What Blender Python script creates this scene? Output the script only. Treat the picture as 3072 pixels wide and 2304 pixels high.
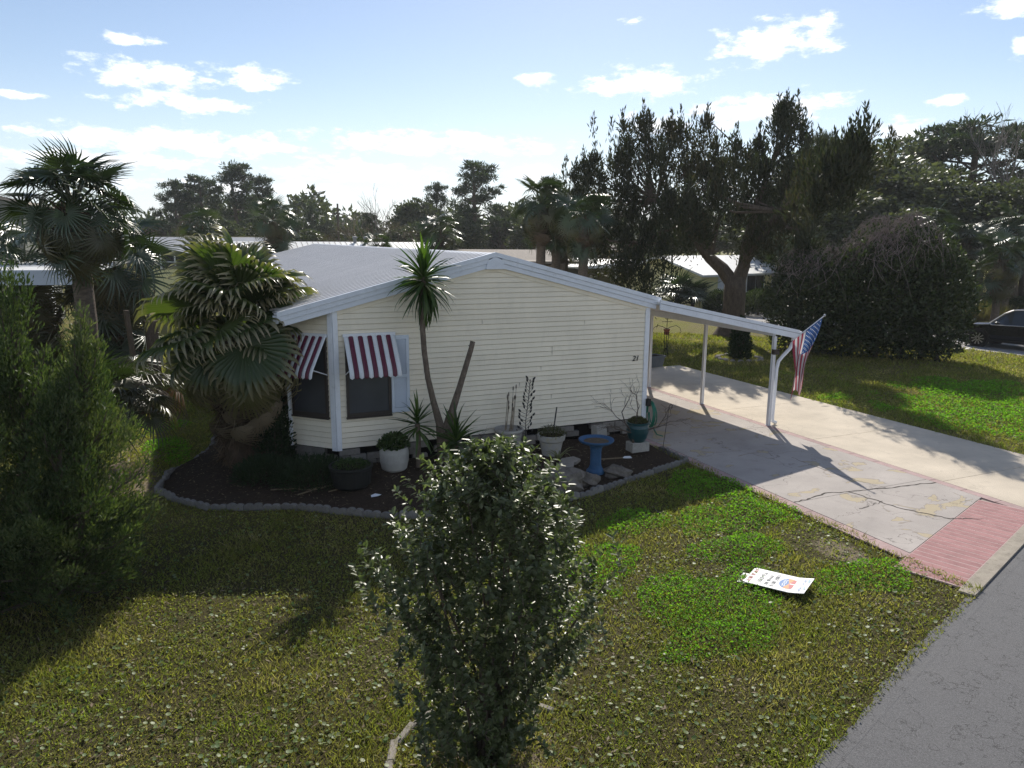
import bpy, math, random
import numpy as np
from mathutils import Matrix, Vector, Euler

for o in list(bpy.data.objects):
    bpy.data.objects.remove(o)
scene = bpy.context.scene
COL = scene.collection
rnd = random.Random(7)
rng = np.random.default_rng(11)
R = math.radians

# ------------------------------------------------------------------ camera
cam_d = bpy.data.cameras.new('camera')
cam_d.sensor_width = 36.0
cam_d.lens = 736.7 / 1024 * 36.0
cam_d.clip_start = 0.1
cam_d.clip_end = 3000
cam = bpy.data.objects.new('camera', cam_d)
COL.objects.link(cam)
CAM = Vector((-2.362, -13.528, 4.392))
yaw, pitch, roll = 0.4129, 0.1942, 0.0071
fw = Vector((math.sin(yaw) * math.cos(pitch), math.cos(yaw) * math.cos(pitch), -math.sin(pitch)))
rt = Vector((math.cos(yaw), -math.sin(yaw), 0))
up = rt.cross(fw)
rt2 = math.cos(roll) * rt + math.sin(roll) * up
up2 = -math.sin(roll) * rt + math.cos(roll) * up
cam.matrix_world = Matrix(((rt2.x, up2.x, -fw.x, CAM.x), (rt2.y, up2.y, -fw.y, CAM.y), (rt2.z, up2.z, -fw.z, CAM.z), (0, 0, 0, 1)))
scene.camera = cam

# ------------------------------------------------------------------ sky and sun
SUN_AZ = 0.541          # from +Y towards +X
SUN_EL = R(35.0)
SUN_STRENGTH = 4.0
SKY_STRENGTH = 0.088
EXPOSURE = 0.56
HAZE = 0.00034
world = bpy.data.worlds.new('World')
scene.world = world
world.use_nodes = True
wt = world.node_tree
wt.nodes.clear()
world.cycles.sampling_method = 'MANUAL'
world.cycles.sample_map_resolution = 512


def wn(kind, **kw):
    n = wt.nodes.new(kind)
    for k, v in kw.items():
        setattr(n, k, v)
    return n


def wmath(op, a, b=None, clamp=False):
    n = wn('ShaderNodeMath', operation=op)
    n.use_clamp = clamp
    for i, v in enumerate((a, b)):
        if v is None:
            continue
        if isinstance(v, (int, float)):
            n.inputs[i].default_value = v
        else:
            wt.links.new(v, n.inputs[i])
    return n.outputs[0]


sky = wn('ShaderNodeTexSky', sky_type='NISHITA')
sky.sun_disc = False
sky.sun_elevation = SUN_EL
sky.sun_rotation = SUN_AZ
sky.altitude = 0
sky.air_density = 1.0
sky.dust_density = 0.15
sky.ozone_density = 1.6
tc = wn('ShaderNodeTexCoord')
sep = wn('ShaderNodeSeparateXYZ')
wt.links.new(tc.outputs['Generated'], sep.inputs[0])
az = wmath('ARCTAN2', sep.outputs[0], sep.outputs[1])
el = wmath('ARCSINE', sep.outputs[2])
# edge noise, stretched along the horizon as flat fair-weather cumulus are
cmb = wn('ShaderNodeCombineXYZ')
wt.links.new(az, cmb.inputs[0])
wt.links.new(wmath('MULTIPLY', el, 2.2), cmb.inputs[1])
noi = wn('ShaderNodeTexNoise')
noi.inputs['Scale'].default_value = 26
noi.inputs['Detail'].default_value = 5
noi.inputs['Roughness'].default_value = 0.62
wt.links.new(cmb.outputs[0], noi.inputs['Vector'])
nz = wmath('SUBTRACT', noi.outputs[0], 0.5)
CLOUDS = [(-0.041, 0.218, 0.029, 0.007), (-0.02, 0.183, 0.076, 0.017), (0.09, 0.186, 0.04, 0.016), (0.007, 0.154, 0.078, 0.011), (-0.15, 0.149, 0.022, 0.004), (0.009, 0.11, 0.179, 0.016), (-0.076, 0.086, 0.131, 0.013), (0.305, 0.12, 0.162, 0.017), (0.227, 0.082, 0.113, 0.015), (0.442, 0.198, 0.024, 0.009), (0.574, 0.193, 0.082, 0.018), (0.735, 0.232, 0.072, 0.023), (0.56, 0.262, 0.015, 0.006), (0.724, 0.156, 0.099, 0.02), (0.88, 0.124, 0.037, 0.017), (0.964, 0.242, 0.033, 0.009), (0.984, 0.201, 0.012, 0.012), (0.923, 0.156, 0.019, 0.007), (0.438, 0.088, 0.048, 0.013), (0.113, 0.06, 0.20, 0.009), (0.597, 0.143, 0.052, 0.014)]
# larger unseen clouds, added round the rest of the sky to raise fill light
crng = random.Random(5)
for i in range(13):
    CLOUDS.append((1.30 + 4.4 * (i + .8 * crng.random()) / 13, 0.08 + crng.random() * .85, .17 + .28 * crng.random(), .07 + .09 * crng.random()))
acc = None
for (a0, e0, w0, h0) in CLOUDS:
    v = wn('ShaderNodeVectorMath', operation='SUBTRACT')
    wt.links.new(cmb.outputs[0], v.inputs[0])
    if a0 < -math.pi:
        a0 += 2 * math.pi
    if a0 > math.pi:
        a0 -= 2 * math.pi
    v.inputs[1].default_value = (a0, e0 * 2.2, 0)
    v2 = wn('ShaderNodeVectorMath', operation='MULTIPLY')
    wt.links.new(v.outputs[0], v2.inputs[0])
    v2.inputs[1].default_value = (1 / w0, 1 / (h0 * 2.2), 0)
    v3 = wn('ShaderNodeVectorMath', operation='LENGTH')
    wt.links.new(v2.outputs[0], v3.inputs[0])
    acc = v3.outputs['Value'] if acc is None else wmath('MINIMUM', acc, v3.outputs['Value'])
body = wmath('SUBTRACT', 1.0, acc)
body = wmath('MAXIMUM', body, -0.9)
field = wmath('ADD', body, wmath('MULTIPLY', nz, 3.6))
mask = wn('ShaderNodeMapRange', interpolation_type='SMOOTHSTEP')
mask.inputs['From Min'].default_value = -0.10
mask.inputs['From Max'].default_value = 0.55
wt.links.new(field, mask.inputs['Value'])
mfac = wmath('MULTIPLY', mask.outputs[0], 0.9)
ccol = wn('ShaderNodeMix', data_type='RGBA')
ccol.inputs['A'].default_value = (0.74, 0.80, 0.90, 1)
ccol.inputs['B'].default_value = (1.0, 1.0, 1.0, 1)
cr = wn('ShaderNodeMapRange')
cr.inputs['From Min'].default_value = 0.2
cr.inputs['From Max'].default_value = 0.9
wt.links.new(field, cr.inputs['Value'])
wt.links.new(cr.outputs[0], ccol.inputs['Factor'])
cmul = wn('ShaderNodeVectorMath', operation='SCALE')
CLOUD_BRIGHT = 1.0
wt.links.new(ccol.outputs['Result'], cmul.inputs[0])
cmul.inputs['Scale'].default_value = CLOUD_BRIGHT / SKY_STRENGTH
mixc = wn('ShaderNodeMix', data_type='RGBA')
wt.links.new(mfac, mixc.inputs['Factor'])
tint = wn('ShaderNodeVectorMath', operation='MULTIPLY')
tint.inputs[1].default_value = (1.01, .93, .92)
wt.links.new(sky.outputs[0], tint.inputs[0])
hz = wn('ShaderNodeMapRange', interpolation_type='SMOOTHSTEP')
hz.inputs['From Min'].default_value = 0.0
hz.inputs['From Max'].default_value = 0.20
hz.inputs['To Min'].default_value = 0.62
hz.inputs['To Max'].default_value = 0.0
wt.links.new(el, hz.inputs['Value'])
hmix = wn('ShaderNodeMix', data_type='RGBA')
hmix.inputs['B'].default_value = (.52 / SKY_STRENGTH, .63 / SKY_STRENGTH, .78 / SKY_STRENGTH, 1)
wt.links.new(hz.outputs[0], hmix.inputs['Factor'])
wt.links.new(tint.outputs[0], hmix.inputs['A'])
wt.links.new(hmix.outputs['Result'], mixc.inputs['A'])
wt.links.new(cmul.outputs[0], mixc.inputs['B'])
bg = wn('ShaderNodeBackground')
bg.inputs['Strength'].default_value = SKY_STRENGTH
wt.links.new(mixc.outputs['Result'], bg.inputs['Color'])
wo = wn('ShaderNodeOutputWorld')
wt.links.new(bg.outputs[0], wo.inputs[0])

sun_d = bpy.data.lights.new('sun', 'SUN')
sun_d.energy = SUN_STRENGTH
sun_d.angle = R(0.53)
sun_d.color = (1.0, 0.94, 0.84)
sun = bpy.data.objects.new('sun', sun_d)
COL.objects.link(sun)
sdir = Vector((math.sin(SUN_AZ) * math.cos(SUN_EL), math.cos(SUN_AZ) * math.cos(SUN_EL), math.sin(SUN_EL)))
sun.rotation_euler = sdir.to_track_quat('Z', 'Y').to_euler()
sun.location = (0, 0, 30)

vs = scene.view_settings
vs.view_transform = 'Standard'
vs.look = 'None'
vs.exposure = EXPOSURE
vs.gamma = 1.0
vs.use_curve_mapping = False
scene.render.engine = 'CYCLES'
cy = scene.cycles
cy.max_bounces = 5
cy.diffuse_bounces = 3
cy.glossy_bounces = 3
cy.transmission_bounces = 4
cy.transparent_max_bounces = 8
cy.caustics_reflective = False
cy.caustics_refractive = False
cy.sample_clamp_indirect = 6
cy.use_denoising = True
cy.denoising_prefilter = 'NONE'

# ------------------------------------------------------------------ helpers


class MB:
    """collects shapes; build() links them as ONE mesh object"""

    def __init__(self):
        self.v = []
        self.f = []
        self.m = []
        self.mi = 0

    def add(self, vs_, fs_):
        b = len(self.v)
        self.v += [tuple(p) for p in vs_]
        for f in fs_:
            self.f.append(tuple(i + b for i in f))
            self.m.append(self.mi)
        return self

    def box(self, x0, x1, y0, y1, z0, z1, M=None):
        p = [(x0, y0, z0), (x1, y0, z0), (x1, y1, z0), (x0, y1, z0), (x0, y0, z1), (x1, y0, z1), (x1, y1, z1), (x0, y1, z1)]
        if M is not None:
            p = [M @ Vector(q) for q in p]
        return self.add(p, [(0, 3, 2, 1), (4, 5, 6, 7), (0, 1, 5, 4), (1, 2, 6, 5), (2, 3, 7, 6), (3, 0, 4, 7)])

    def bevbox(self, x0, x1, y0, y1, z0, z1, b=.01):
        # box with chamfered top rim
        p = [(x0, y0, z0), (x1, y0, z0), (x1, y1, z0), (x0, y1, z0),
             (x0, y0, z1 - b), (x1, y0, z1 - b), (x1, y1, z1 - b), (x0, y1, z1 - b),
             (x0 + b, y0 + b, z1), (x1 - b, y0 + b, z1), (x1 - b, y1 - b, z1), (x0 + b, y1 - b, z1)]
        return self.add(p, [(0, 3, 2, 1), (8, 9, 10, 11), (0, 1, 5, 4), (1, 2, 6, 5), (2, 3, 7, 6), (3, 0, 4, 7),
                            (4, 5, 9, 8), (5, 6, 10, 9), (6, 7, 11, 10), (7, 4, 8, 11)])

    def prism(self, poly, h0, h1, axis='z'):
        """poly: list of 2D; axis z: (x,y), axis y: (x,z) extruded in y"""
        n = len(poly)
        if axis == 'z':
            a = [(x, y, h0) for x, y in poly]
            b = [(x, y, h1) for x, y in poly]
        else:
            a = [(x, h0, y) for x, y in poly]
            b = [(x, h1, y) for x, y in poly]
        fs_ = [tuple(range(n))[::-1], tuple(range(n, 2 * n))]
        for i in range(n):
            j = (i + 1) % n
            fs_.append((i, j, j + n, i + n))
        return self.add(a + b, fs_)

    def tube(self, pts, rad, n=8, cap=True):
        pts = [Vector(p) for p in pts]
        if isinstance(rad, (int, float)):
            rad = [rad] * len(pts)
        vs_, fs_ = [], []
        prev = None
        for i, p in enumerate(pts):
            t = (pts[min(i + 1, len(pts) - 1)] - pts[max(i - 1, 0)])
            if t.length < 1e-9:
                t = Vector((0, 0, 1))
            t.normalize()
            if prev is None:
                a = Vector((1, 0, 0)) if abs(t.x) < .8 else Vector((0, 1, 0))
                s = t.cross(a).normalized()
            else:
                s = (prev - t * prev.dot(t))
                s = s.normalized() if s.length > 1e-6 else t.orthogonal().normalized()
            prev = s
            q = t.cross(s)
            for k in range(n):
                a = 2 * math.pi * k / n
                vs_.append(p + (s * math.cos(a) + q * math.sin(a)) * rad[i])
        for i in range(len(pts) - 1):
            for k in range(n):
                k2 = (k + 1) % n
                fs_.append((i * n + k, i * n + k2, (i + 1) * n + k2, (i + 1) * n + k))
        if cap:
            fs_.append(tuple(range(n))[::-1])
            fs_.append(tuple((len(pts) - 1) * n + k for k in range(n)))
        return self.add(vs_, fs_)

    def lathe(self, prof, n=24, c=(0, 0, 0), jit=0.0, rr=None):
        vs_, fs_ = [], []
        for (r, z) in prof:
            for k in range(n):
                a = 2 * math.pi * k / n
                j = 1 + (rr.uniform(-jit, jit) if rr else 0)
                vs_.append((c[0] + r * j * math.cos(a), c[1] + r * j * math.sin(a), c[2] + z))
        for i in range(len(prof) - 1):
            for k in range(n):
                k2 = (k + 1) % n
                fs_.append((i * n + k, i * n + k2, (i + 1) * n + k2, (i + 1) * n + k))
        fs_.append(tuple(range(n))[::-1])
        fs_.append(tuple((len(prof) - 1) * n + k for k in range(n)))
        return self.add(vs_, fs_)

    def mesh(self, name, mats, smooth=False):
        me = bpy.data.meshes.new(name)
        me.from_pydata(self.v, [], self.f)
        if not isinstance(mats, (list, tuple)):
            mats = [mats]
        for m in mats:
            me.materials.append(m)
        if len(mats) > 1:
            me.polygons.foreach_set('material_index', self.m)
        if smooth:
            me.polygons.foreach_set('use_smooth', [True] * len(me.polygons))
        me.update()
        return me

    def build(self, name, mats, parent=None, smooth=False, loc=None):
        return link(name, self.mesh(name, mats, smooth), parent, loc)


def link(name, me, parent=None, loc=None, rot=None, scale=None):
    o = bpy.data.objects.new(name, me)
    COL.objects.link(o)
    if parent is not None:
        o.parent = parent
    if loc is not None:
        o.location = loc
    if rot is not None:
        o.rotation_euler = rot
    if scale is not None:
        o.scale = scale
    return o


def npmesh(name, V, F, mat, attr=None, smooth=False):
    """V (n,3), F (m,k) with k = 3 or 4"""
    me = bpy.data.meshes.new(name)
    V = np.ascontiguousarray(V, dtype=np.float32)
    F = np.ascontiguousarray(F, dtype=np.int32)
    m, k = F.shape
    me.vertices.add(len(V))
    me.vertices.foreach_set('co', V.ravel())
    me.loops.add(m * k)
    me.loops.foreach_set('vertex_index', F.ravel())
    me.polygons.add(m)
    me.polygons.foreach_set('loop_start', np.arange(0, m * k, k, dtype=np.int32))
    if smooth:
        me.polygons.foreach_set('use_smooth', np.ones(m, dtype=bool))
    if attr is not None:
        a = me.attributes.new('tipf', 'FLOAT', 'POINT')
        a.data.foreach_set('value', np.ascontiguousarray(attr, dtype=np.float32))
    me.update(calc_edges=True)
    me.validate()
    if isinstance(mat, (list, tuple)):
        for q in mat:
            me.materials.append(q)
    else:
        me.materials.append(mat)
    return me


def tag(o, label=None, cat=None, group=None, kind=None):
    if label:
        o['label'] = label
    if cat:
        o['category'] = cat
    if group:
        o['group'] = group
    if kind:
        o['kind'] = kind
    return o


def thing(name, label, cat, loc=(0, 0, 0), rz=0.0, group=None):
    o = bpy.data.objects.new(name, None)
    o.empty_display_size = .2
    COL.objects.link(o)
    o.location = loc
    o.rotation_euler = (0, 0, rz)
    return tag(o, label, cat, group)


def copy_tree(o, parent=None):
    c = o.copy()
    COL.objects.link(c)
    c.parent = parent
    for ch in list(o.children):
        copy_tree(ch, c)
    return c


def unit(a):
    return a / np.maximum(np.linalg.norm(a, axis=-1, keepdims=True), 1e-9)


def rdir(n, g=None):
    g = g or rng
    return unit(g.normal(size=(n, 3)))


def leaf_quads(P, D, L, W, g=None, mid=.45, flat=None):
    """diamond leaves: one quad each. P,D (n,3); L,W scalars or (n,)"""
    g = g or rng
    n = len(P)
    L = np.broadcast_to(L, n)[:, None]
    W = np.broadcast_to(W, n)[:, None]
    D = unit(D)
    ref = rdir(n, g) if flat is None else unit(rdir(n, g) * (1 - flat) + np.array([0, 0, 1.0]) * flat)
    S = unit(np.cross(D, ref))
    V = np.empty((n, 4, 3))
    V[:, 0] = P
    V[:, 1] = P + D * L * mid + S * W * .5
    V[:, 2] = P + D * L
    V[:, 3] = P + D * L * mid - S * W * .5
    F = np.arange(n * 4).reshape(n, 4)
    return V.reshape(-1, 3), F


def leaf_folded(P, D, L, W, g=None, up_bias=.5):
    """oval leaves folded on the midrib: two quads each"""
    g = g or rng
    n = len(P)
    L = np.broadcast_to(L, n)[:, None]
    W = np.broadcast_to(W, n)[:, None]
    D = unit(D)
    ref = unit(rdir(n, g) + np.array([0, 0, up_bias]))
    S = unit(np.cross(D, ref))
    Nn = np.cross(S, D)
    V = np.empty((n, 6, 3))
    V[:, 0] = P
    V[:, 1] = P + D * L * .28 + S * W * .44 + Nn * W * .16
    V[:, 2] = P + D * L * .72 + S * W * .42 + Nn * W * .10
    V[:, 3] = P + D * L * 1.0 - Nn * W * .1
    V[:, 4] = P + D * L * .72 - S * W * .42 + Nn * W * .10
    V[:, 5] = P + D * L * .28 - S * W * .44 + Nn * W * .16
    i = np.arange(n) * 6
    F = np.concatenate([np.stack([i, i + 1, i + 2, i + 3], 1), np.stack([i, i + 3, i + 4, i + 5], 1)])
    return V.reshape(-1, 3), F


def cat_vf(parts):
    Vs, Fs, b = [], [], 0
    for V, F in parts:
        Vs.append(V)
        Fs.append(F + b)
        b += len(V)
    return np.concatenate(Vs), np.concatenate(Fs)


# ------------------------------------------------------------------ materials
def nt_new(name):
    m = bpy.data.materials.new(name)
    m.use_nodes = True
    nt = m.node_tree
    nt.nodes.clear()
    out = nt.nodes.new('ShaderNodeOutputMaterial')
    return m, nt, out


def ramp(nt, fac, stops):
    r = nt.nodes.new('ShaderNodeValToRGB')
    e = r.color_ramp.elements
    while len(e) < len(stops):
        e.new(.5)
    for i, (p, c) in enumerate(stops):
        e[i].position = p
        e[i].color = (*c, 1)
    nt.links.new(fac, r.inputs[0])
    return r.outputs[0]


def mixrgb(nt, fac, a, b, mode='MIX'):
    n = nt.nodes.new('ShaderNodeMix')
    n.data_type = 'RGBA'
    n.blend_type = mode
    for s, v in (('Factor', fac), ('A', a), ('B', b)):
        if hasattr(v, 'links') or hasattr(v, 'is_linked'):
            nt.links.new(v, n.inputs[s])
        elif isinstance(v, tuple):
            n.inputs[s].default_value = (*v[:3], 1)
        else:
            n.inputs[s].default_value = v
    return n.outputs['Result']


def noise(nt, scale, detail=5, rough=.6, vec=None, dist=0.0):
    n = nt.nodes.new('ShaderNodeTexNoise')
    n.inputs['Scale'].default_value = scale
    n.inputs['Detail'].default_value = detail
    n.inputs['Roughness'].default_value = rough
    n.inputs['Distortion'].default_value = dist
    if vec is not None:
        nt.links.new(vec, n.inputs['Vector'])
    return n.outputs['Fac']


def fmath(nt, op, a, b=0.0, clamp=False):
    n = nt.nodes.new('ShaderNodeMath')
    n.operation = op
    n.use_clamp = clamp
    for i, v in enumerate((a, b)):
        if isinstance(v, (int, float)):
            n.inputs[i].default_value = v
        else:
            nt.links.new(v, n.inputs[i])
    return n.outputs[0]


def maprange(nt, v, a, b, c=0.0, d=1.0):
    n = nt.nodes.new('ShaderNodeMapRange')
    nt.links.new(v, n.inputs['Value'])
    n.inputs['From Min'].default_value = a
    n.inputs['From Max'].default_value = b
    n.inputs['To Min'].default_value = c
    n.inputs['To Max'].default_value = d
    return n.outputs[0]


def wpos(nt, kind='Position'):
    return nt.nodes.new('ShaderNodeNewGeometry').outputs[kind]


def objvec(nt):
    return nt.nodes.new('ShaderNodeTexCoord').outputs['Object']


def princ(nt, out, col, rough=.6, spec=.4, metal=0.0, normal=None, coat=0.0):
    b = nt.nodes.new('ShaderNodeBsdfPrincipled')
    if isinstance(col, tuple):
        b.inputs['Base Color'].default_value = (*col[:3], 1)
    else:
        nt.links.new(col, b.inputs['Base Color'])
    if isinstance(rough, (int, float)):
        b.inputs['Roughness'].default_value = rough
    else:
        nt.links.new(rough, b.inputs['Roughness'])
    b.inputs['Specular IOR Level'].default_value = spec
    b.inputs['Metallic'].default_value = metal
    b.inputs['Coat Weight'].default_value = coat
    if normal is not None:
        nt.links.new(normal, b.inputs['Normal'])
    if out is not None:
        nt.links.new(b.outputs[0], out.inputs[0])
    return b.outputs[0]


def bump(nt, h, strength=.3, dist=.01):
    n = nt.nodes.new('ShaderNodeBump')
    n.inputs['Strength'].default_value = strength
    n.inputs['Distance'].default_value = dist
    nt.links.new(h, n.inputs['Height'])
    return n.outputs[0]


def M(name, c, rough=.6, spec=.4, var=.12, scale=6.0, metal=0.0, bmp=0.0, bscale=60.0, dirt=None, objvar=0.0, coat=0.0, stretch=None):
    """plain surface with soft mottling, optional stains and bump"""
    m, nt, out = nt_new(name)
    vec = objvec(nt)
    if stretch:
        mp = nt.nodes.new('ShaderNodeMapping')
        mp.inputs['Scale'].default_value = stretch
        nt.links.new(vec, mp.inputs[0])
        vec = mp.outputs[0]
    n1 = noise(nt, scale, 6, .65, vec)
    lo = tuple(x * (1 - var) for x in c)
    hi = tuple(min(1, x * (1 + var)) for x in c)
    col = ramp(nt, n1, [(.3, lo), (.7, hi)])
    if dirt:
        n2 = noise(nt, scale * 3.1, 8, .7, vec)
        col = mixrgb(nt, maprange(nt, n2, .52, .72, 0, dirt[1]), col, dirt[0])
    if objvar:
        oi = nt.nodes.new('ShaderNodeObjectInfo').outputs['Random']
        col = mixrgb(nt, 1.0, col, ramp(nt, oi, [(0, (1 - objvar,) * 3), (1, (1 + objvar * .6,) * 3)]), 'MULTIPLY')
    nm = bump(nt, noise(nt, bscale, 4, .6, vec), bmp, .02) if bmp else None
    princ(nt, out, col, rough, spec, metal, nm, coat)
    return m


def leafmat(name, cols, transl=.35, rough=.45, spec=.45, tcol=None, tip=None, objrand=False, big=0.0):
    """leaf: colour varies from leaf to leaf; part of the light passes through"""
    m, nt, out = nt_new(name)
    if objrand:
        f = nt.nodes.new('ShaderNodeObjectInfo').outputs['Random']
    else:
        f = wpos(nt, 'Random Per Island')
    if big:
        nn = noise(nt, big, 3, .5, wpos(nt))
        f = fmath(nt, 'ADD', fmath(nt, 'MULTIPLY', f, .55), fmath(nt, 'MULTIPLY', maprange(nt, nn, .3, .7), .45))
    k = len(cols) - 1
    col = ramp(nt, f, [(i / k, c) for i, c in enumerate(cols)])
    if tip:
        at = nt.nodes.new('ShaderNodeAttribute')
        at.attribute_name = 'tipf'
        col = mixrgb(nt, maprange(nt, at.outputs['Fac'], tip[1], 1.0), col, tip[0])
    p = princ(nt, None, col, rough, spec)
    if transl:
        t = nt.nodes.new('ShaderNodeBsdfTranslucent')
        tc_ = mixrgb(nt, 1.0, col, tcol or (1.25, 1.45, .55), 'MULTIPLY')
        nt.links.new(tc_, t.inputs[0])
        mx = nt.nodes.new('ShaderNodeMixShader')
        mx.inputs[0].default_value = transl
        nt.links.new(p, mx.inputs[1])
        nt.links.new(t.outputs[0], mx.inputs[2])
        nt.links.new(mx.outputs[0], out.inputs[0])
    else:
        nt.links.new(p, out.inputs[0])
    return m

# ---- surfaces of the setting
def ground_mat():
    m, nt, out = nt_new('lawn_ground')
    p = wpos(nt)
    n1 = noise(nt, .55, 6, .6, p)
    n2 = noise(nt, 9, 6, .7, p)
    n3 = noise(nt, 70, 4, .7, p)
    a = ramp(nt, n2, [(.25, (.13, .105, .05)), (.45, (.20, .165, .075)), (.6, (.17, .16, .045)), (.8, (.27, .22, .11))])
    b = ramp(nt, n2, [(.25, (.12, .13, .025)), (.5, (.18, .18, .032)), (.8, (.25, .22, .06))])
    col = mixrgb(nt, maprange(nt, n1, .4, .62), a, b)
    col = mixrgb(nt, maprange(nt, n3, .45, .8, 0, .6), col, (.03, .03, .012))
    # front lawn soil colour darkened to paint in the shaded gaps between weeds
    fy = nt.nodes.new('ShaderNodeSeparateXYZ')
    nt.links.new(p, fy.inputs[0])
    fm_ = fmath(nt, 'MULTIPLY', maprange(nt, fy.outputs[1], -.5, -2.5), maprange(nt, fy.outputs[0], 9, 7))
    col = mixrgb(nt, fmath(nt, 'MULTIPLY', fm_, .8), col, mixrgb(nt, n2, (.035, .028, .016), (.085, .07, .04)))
    # bare sandy track beside the house and scuffed spots
    sx = nt.nodes.new('ShaderNodeSeparateXYZ')
    nt.links.new(p, sx.inputs[0])
    def blob(cx, cy_, rx, ry):
        dx = fmath(nt, 'MULTIPLY', fmath(nt, 'SUBTRACT', sx.outputs[0], cx), 1 / rx)
        dy = fmath(nt, 'MULTIPLY', fmath(nt, 'SUBTRACT', sx.outputs[1], cy_), 1 / ry)
        r2 = fmath(nt, 'ADD', fmath(nt, 'MULTIPLY', dx, dx), fmath(nt, 'MULTIPLY', dy, dy))
        return fmath(nt, 'SUBTRACT', 1.0, r2)
    w = blob(-3.9, .6, 1.1, 2.0)
    for bb in ((-3.6, 2.6, .7, 1.6), (-.2, -8.3, .7, .5), (6.0, -6.3, .35, .55)):
        w = fmath(nt, 'MAXIMUM', w, blob(*bb))
    w = fmath(nt, 'ADD', w, fmath(nt, 'MULTIPLY', fmath(nt, 'SUBTRACT', n2, .5), 2.2))
    sand = ramp(nt, n3, [(.3, (.17, .135, .095)), (.7, (.33, .27, .20))])
    col = mixrgb(nt, maprange(nt, w, .15, .6), col, sand)
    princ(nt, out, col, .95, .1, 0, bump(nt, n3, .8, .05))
    return m


def asphalt_mat():
    m, nt, out = nt_new('asphalt')
    p = wpos(nt)
    f = noise(nt, 75, 5, .85, p)
    b = noise(nt, .8, 8, .7, p)
    col = ramp(nt, f, [(.3, (.045, .044, .047)), (.58, (.14, .138, .142)), (.85, (.30, .30, .305))])
    col = mixrgb(nt, maprange(nt, b, .4, .7, 0, .45), col, (.14, .137, .138))
    v = nt.nodes.new('ShaderNodeTexVoronoi')
    v.feature = 'DISTANCE_TO_EDGE'
    v.inputs['Scale'].default_value = 1.7
    wv = nt.nodes.new('ShaderNodeVectorMath')
    wv.operation = 'ADD'
    nn = nt.nodes.new('ShaderNodeTexNoise')
    nn.inputs['Scale'].default_value = 5
    nn.inputs['Detail'].default_value = 6
    nt.links.new(p, nn.inputs['Vector'])
    nt.links.new(p, wv.inputs[0])
    sc = nt.nodes.new('ShaderNodeVectorMath')
    sc.operation = 'SCALE'
    sc.inputs['Scale'].default_value = .9
    nt.links.new(nn.outputs['Color'], sc.inputs[0])
    nt.links.new(sc.outputs[0], wv.inputs[1])
    nt.links.new(wv.outputs[0], v.inputs['Vector'])
    ck = fmath(nt, 'MULTIPLY', maprange(nt, v.outputs['Distance'], .004, .016, 1, 0), maprange(nt, noise(nt, .9, 2, .5, p), .42, .52))
    col = mixrgb(nt, fmath(nt, 'MULTIPLY', ck, .7), col, (.012, .012, .012))
    princ(nt, out, col, .78, .35, 0, bump(nt, f, .6, .012))
    return m


def slab_mat(name, c, worn=None, tint=None):
    m, nt, out = nt_new(name)
    p = wpos(nt)
    big = noise(nt, .9, 6, .6, p)
    fine = noise(nt, 120, 4, .7, p)
    lo = tuple(x * .84 for x in c)
    hi = tuple(x * 1.12 for x in c)
    col = ramp(nt, big, [(.3, lo), (.7, hi)])
    col = mixrgb(nt, maprange(nt, fine, .5, .8, 0, .25), col, tuple(x * .6 for x in c))
    st = noise(nt, 2.6, 8, .75, p)
    col = mixrgb(nt, maprange(nt, st, .56, .72, 0, .45), col, tuple(x * .55 for x in c))
    if worn:
        mp = nt.nodes.new('ShaderNodeMapping')
        mp.inputs['Scale'].default_value = (1.0, 1.5, 1)
        mp.inputs['Location'].default_value = (3.7, 1.2, 0)
        nt.links.new(p, mp.inputs[0])
        w = noise(nt, 1.15, 4, .55, mp.outputs[0], .6)
        inside = maprange(nt, w, .600, .612)
        edge = fmath(nt, 'MULTIPLY', maprange(nt, w, .585, .602), fmath(nt, 'SUBTRACT', 1.0, inside))
        col = mixrgb(nt, fmath(nt, 'MULTIPLY', inside, .85), col, mixrgb(nt, fine, tuple(x * .8 for x in worn), worn))
        col = mixrgb(nt, fmath(nt, 'MULTIPLY', edge, .45), col, (.10, .08, .06))
    # hairline cracks
    v = nt.nodes.new('ShaderNodeTexVoronoi')
    v.feature = 'DISTANCE_TO_EDGE'
    v.inputs['Scale'].default_value = .55
    nn = nt.nodes.new('ShaderNodeTexNoise')
    nn.inputs['Scale'].default_value = 2.2
    nn.inputs['Detail'].default_value = 7
    nt.links.new(p, nn.inputs['Vector'])
    wv = nt.nodes.new('ShaderNodeVectorMath')
    wv.operation = 'ADD'
    nt.links.new(p, wv.inputs[0])
    nt.links.new(nn.outputs['Color'], wv.inputs[1])
    nt.links.new(wv.outputs[0], v.inputs['Vector'])
    ck = fmath(nt, 'MULTIPLY', maprange(nt, v.outputs['Distance'], .001, .006, 1, 0), maprange(nt, noise(nt, .35, 2, .5, p), .47, .56))
    col = mixrgb(nt, fmath(nt, 'MULTIPLY', ck, .55 if worn else .2), col, (.05, .045, .04))
    princ(nt, out, col, .88, .25, 0, bump(nt, fine, .25, .01))
    return m


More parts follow.
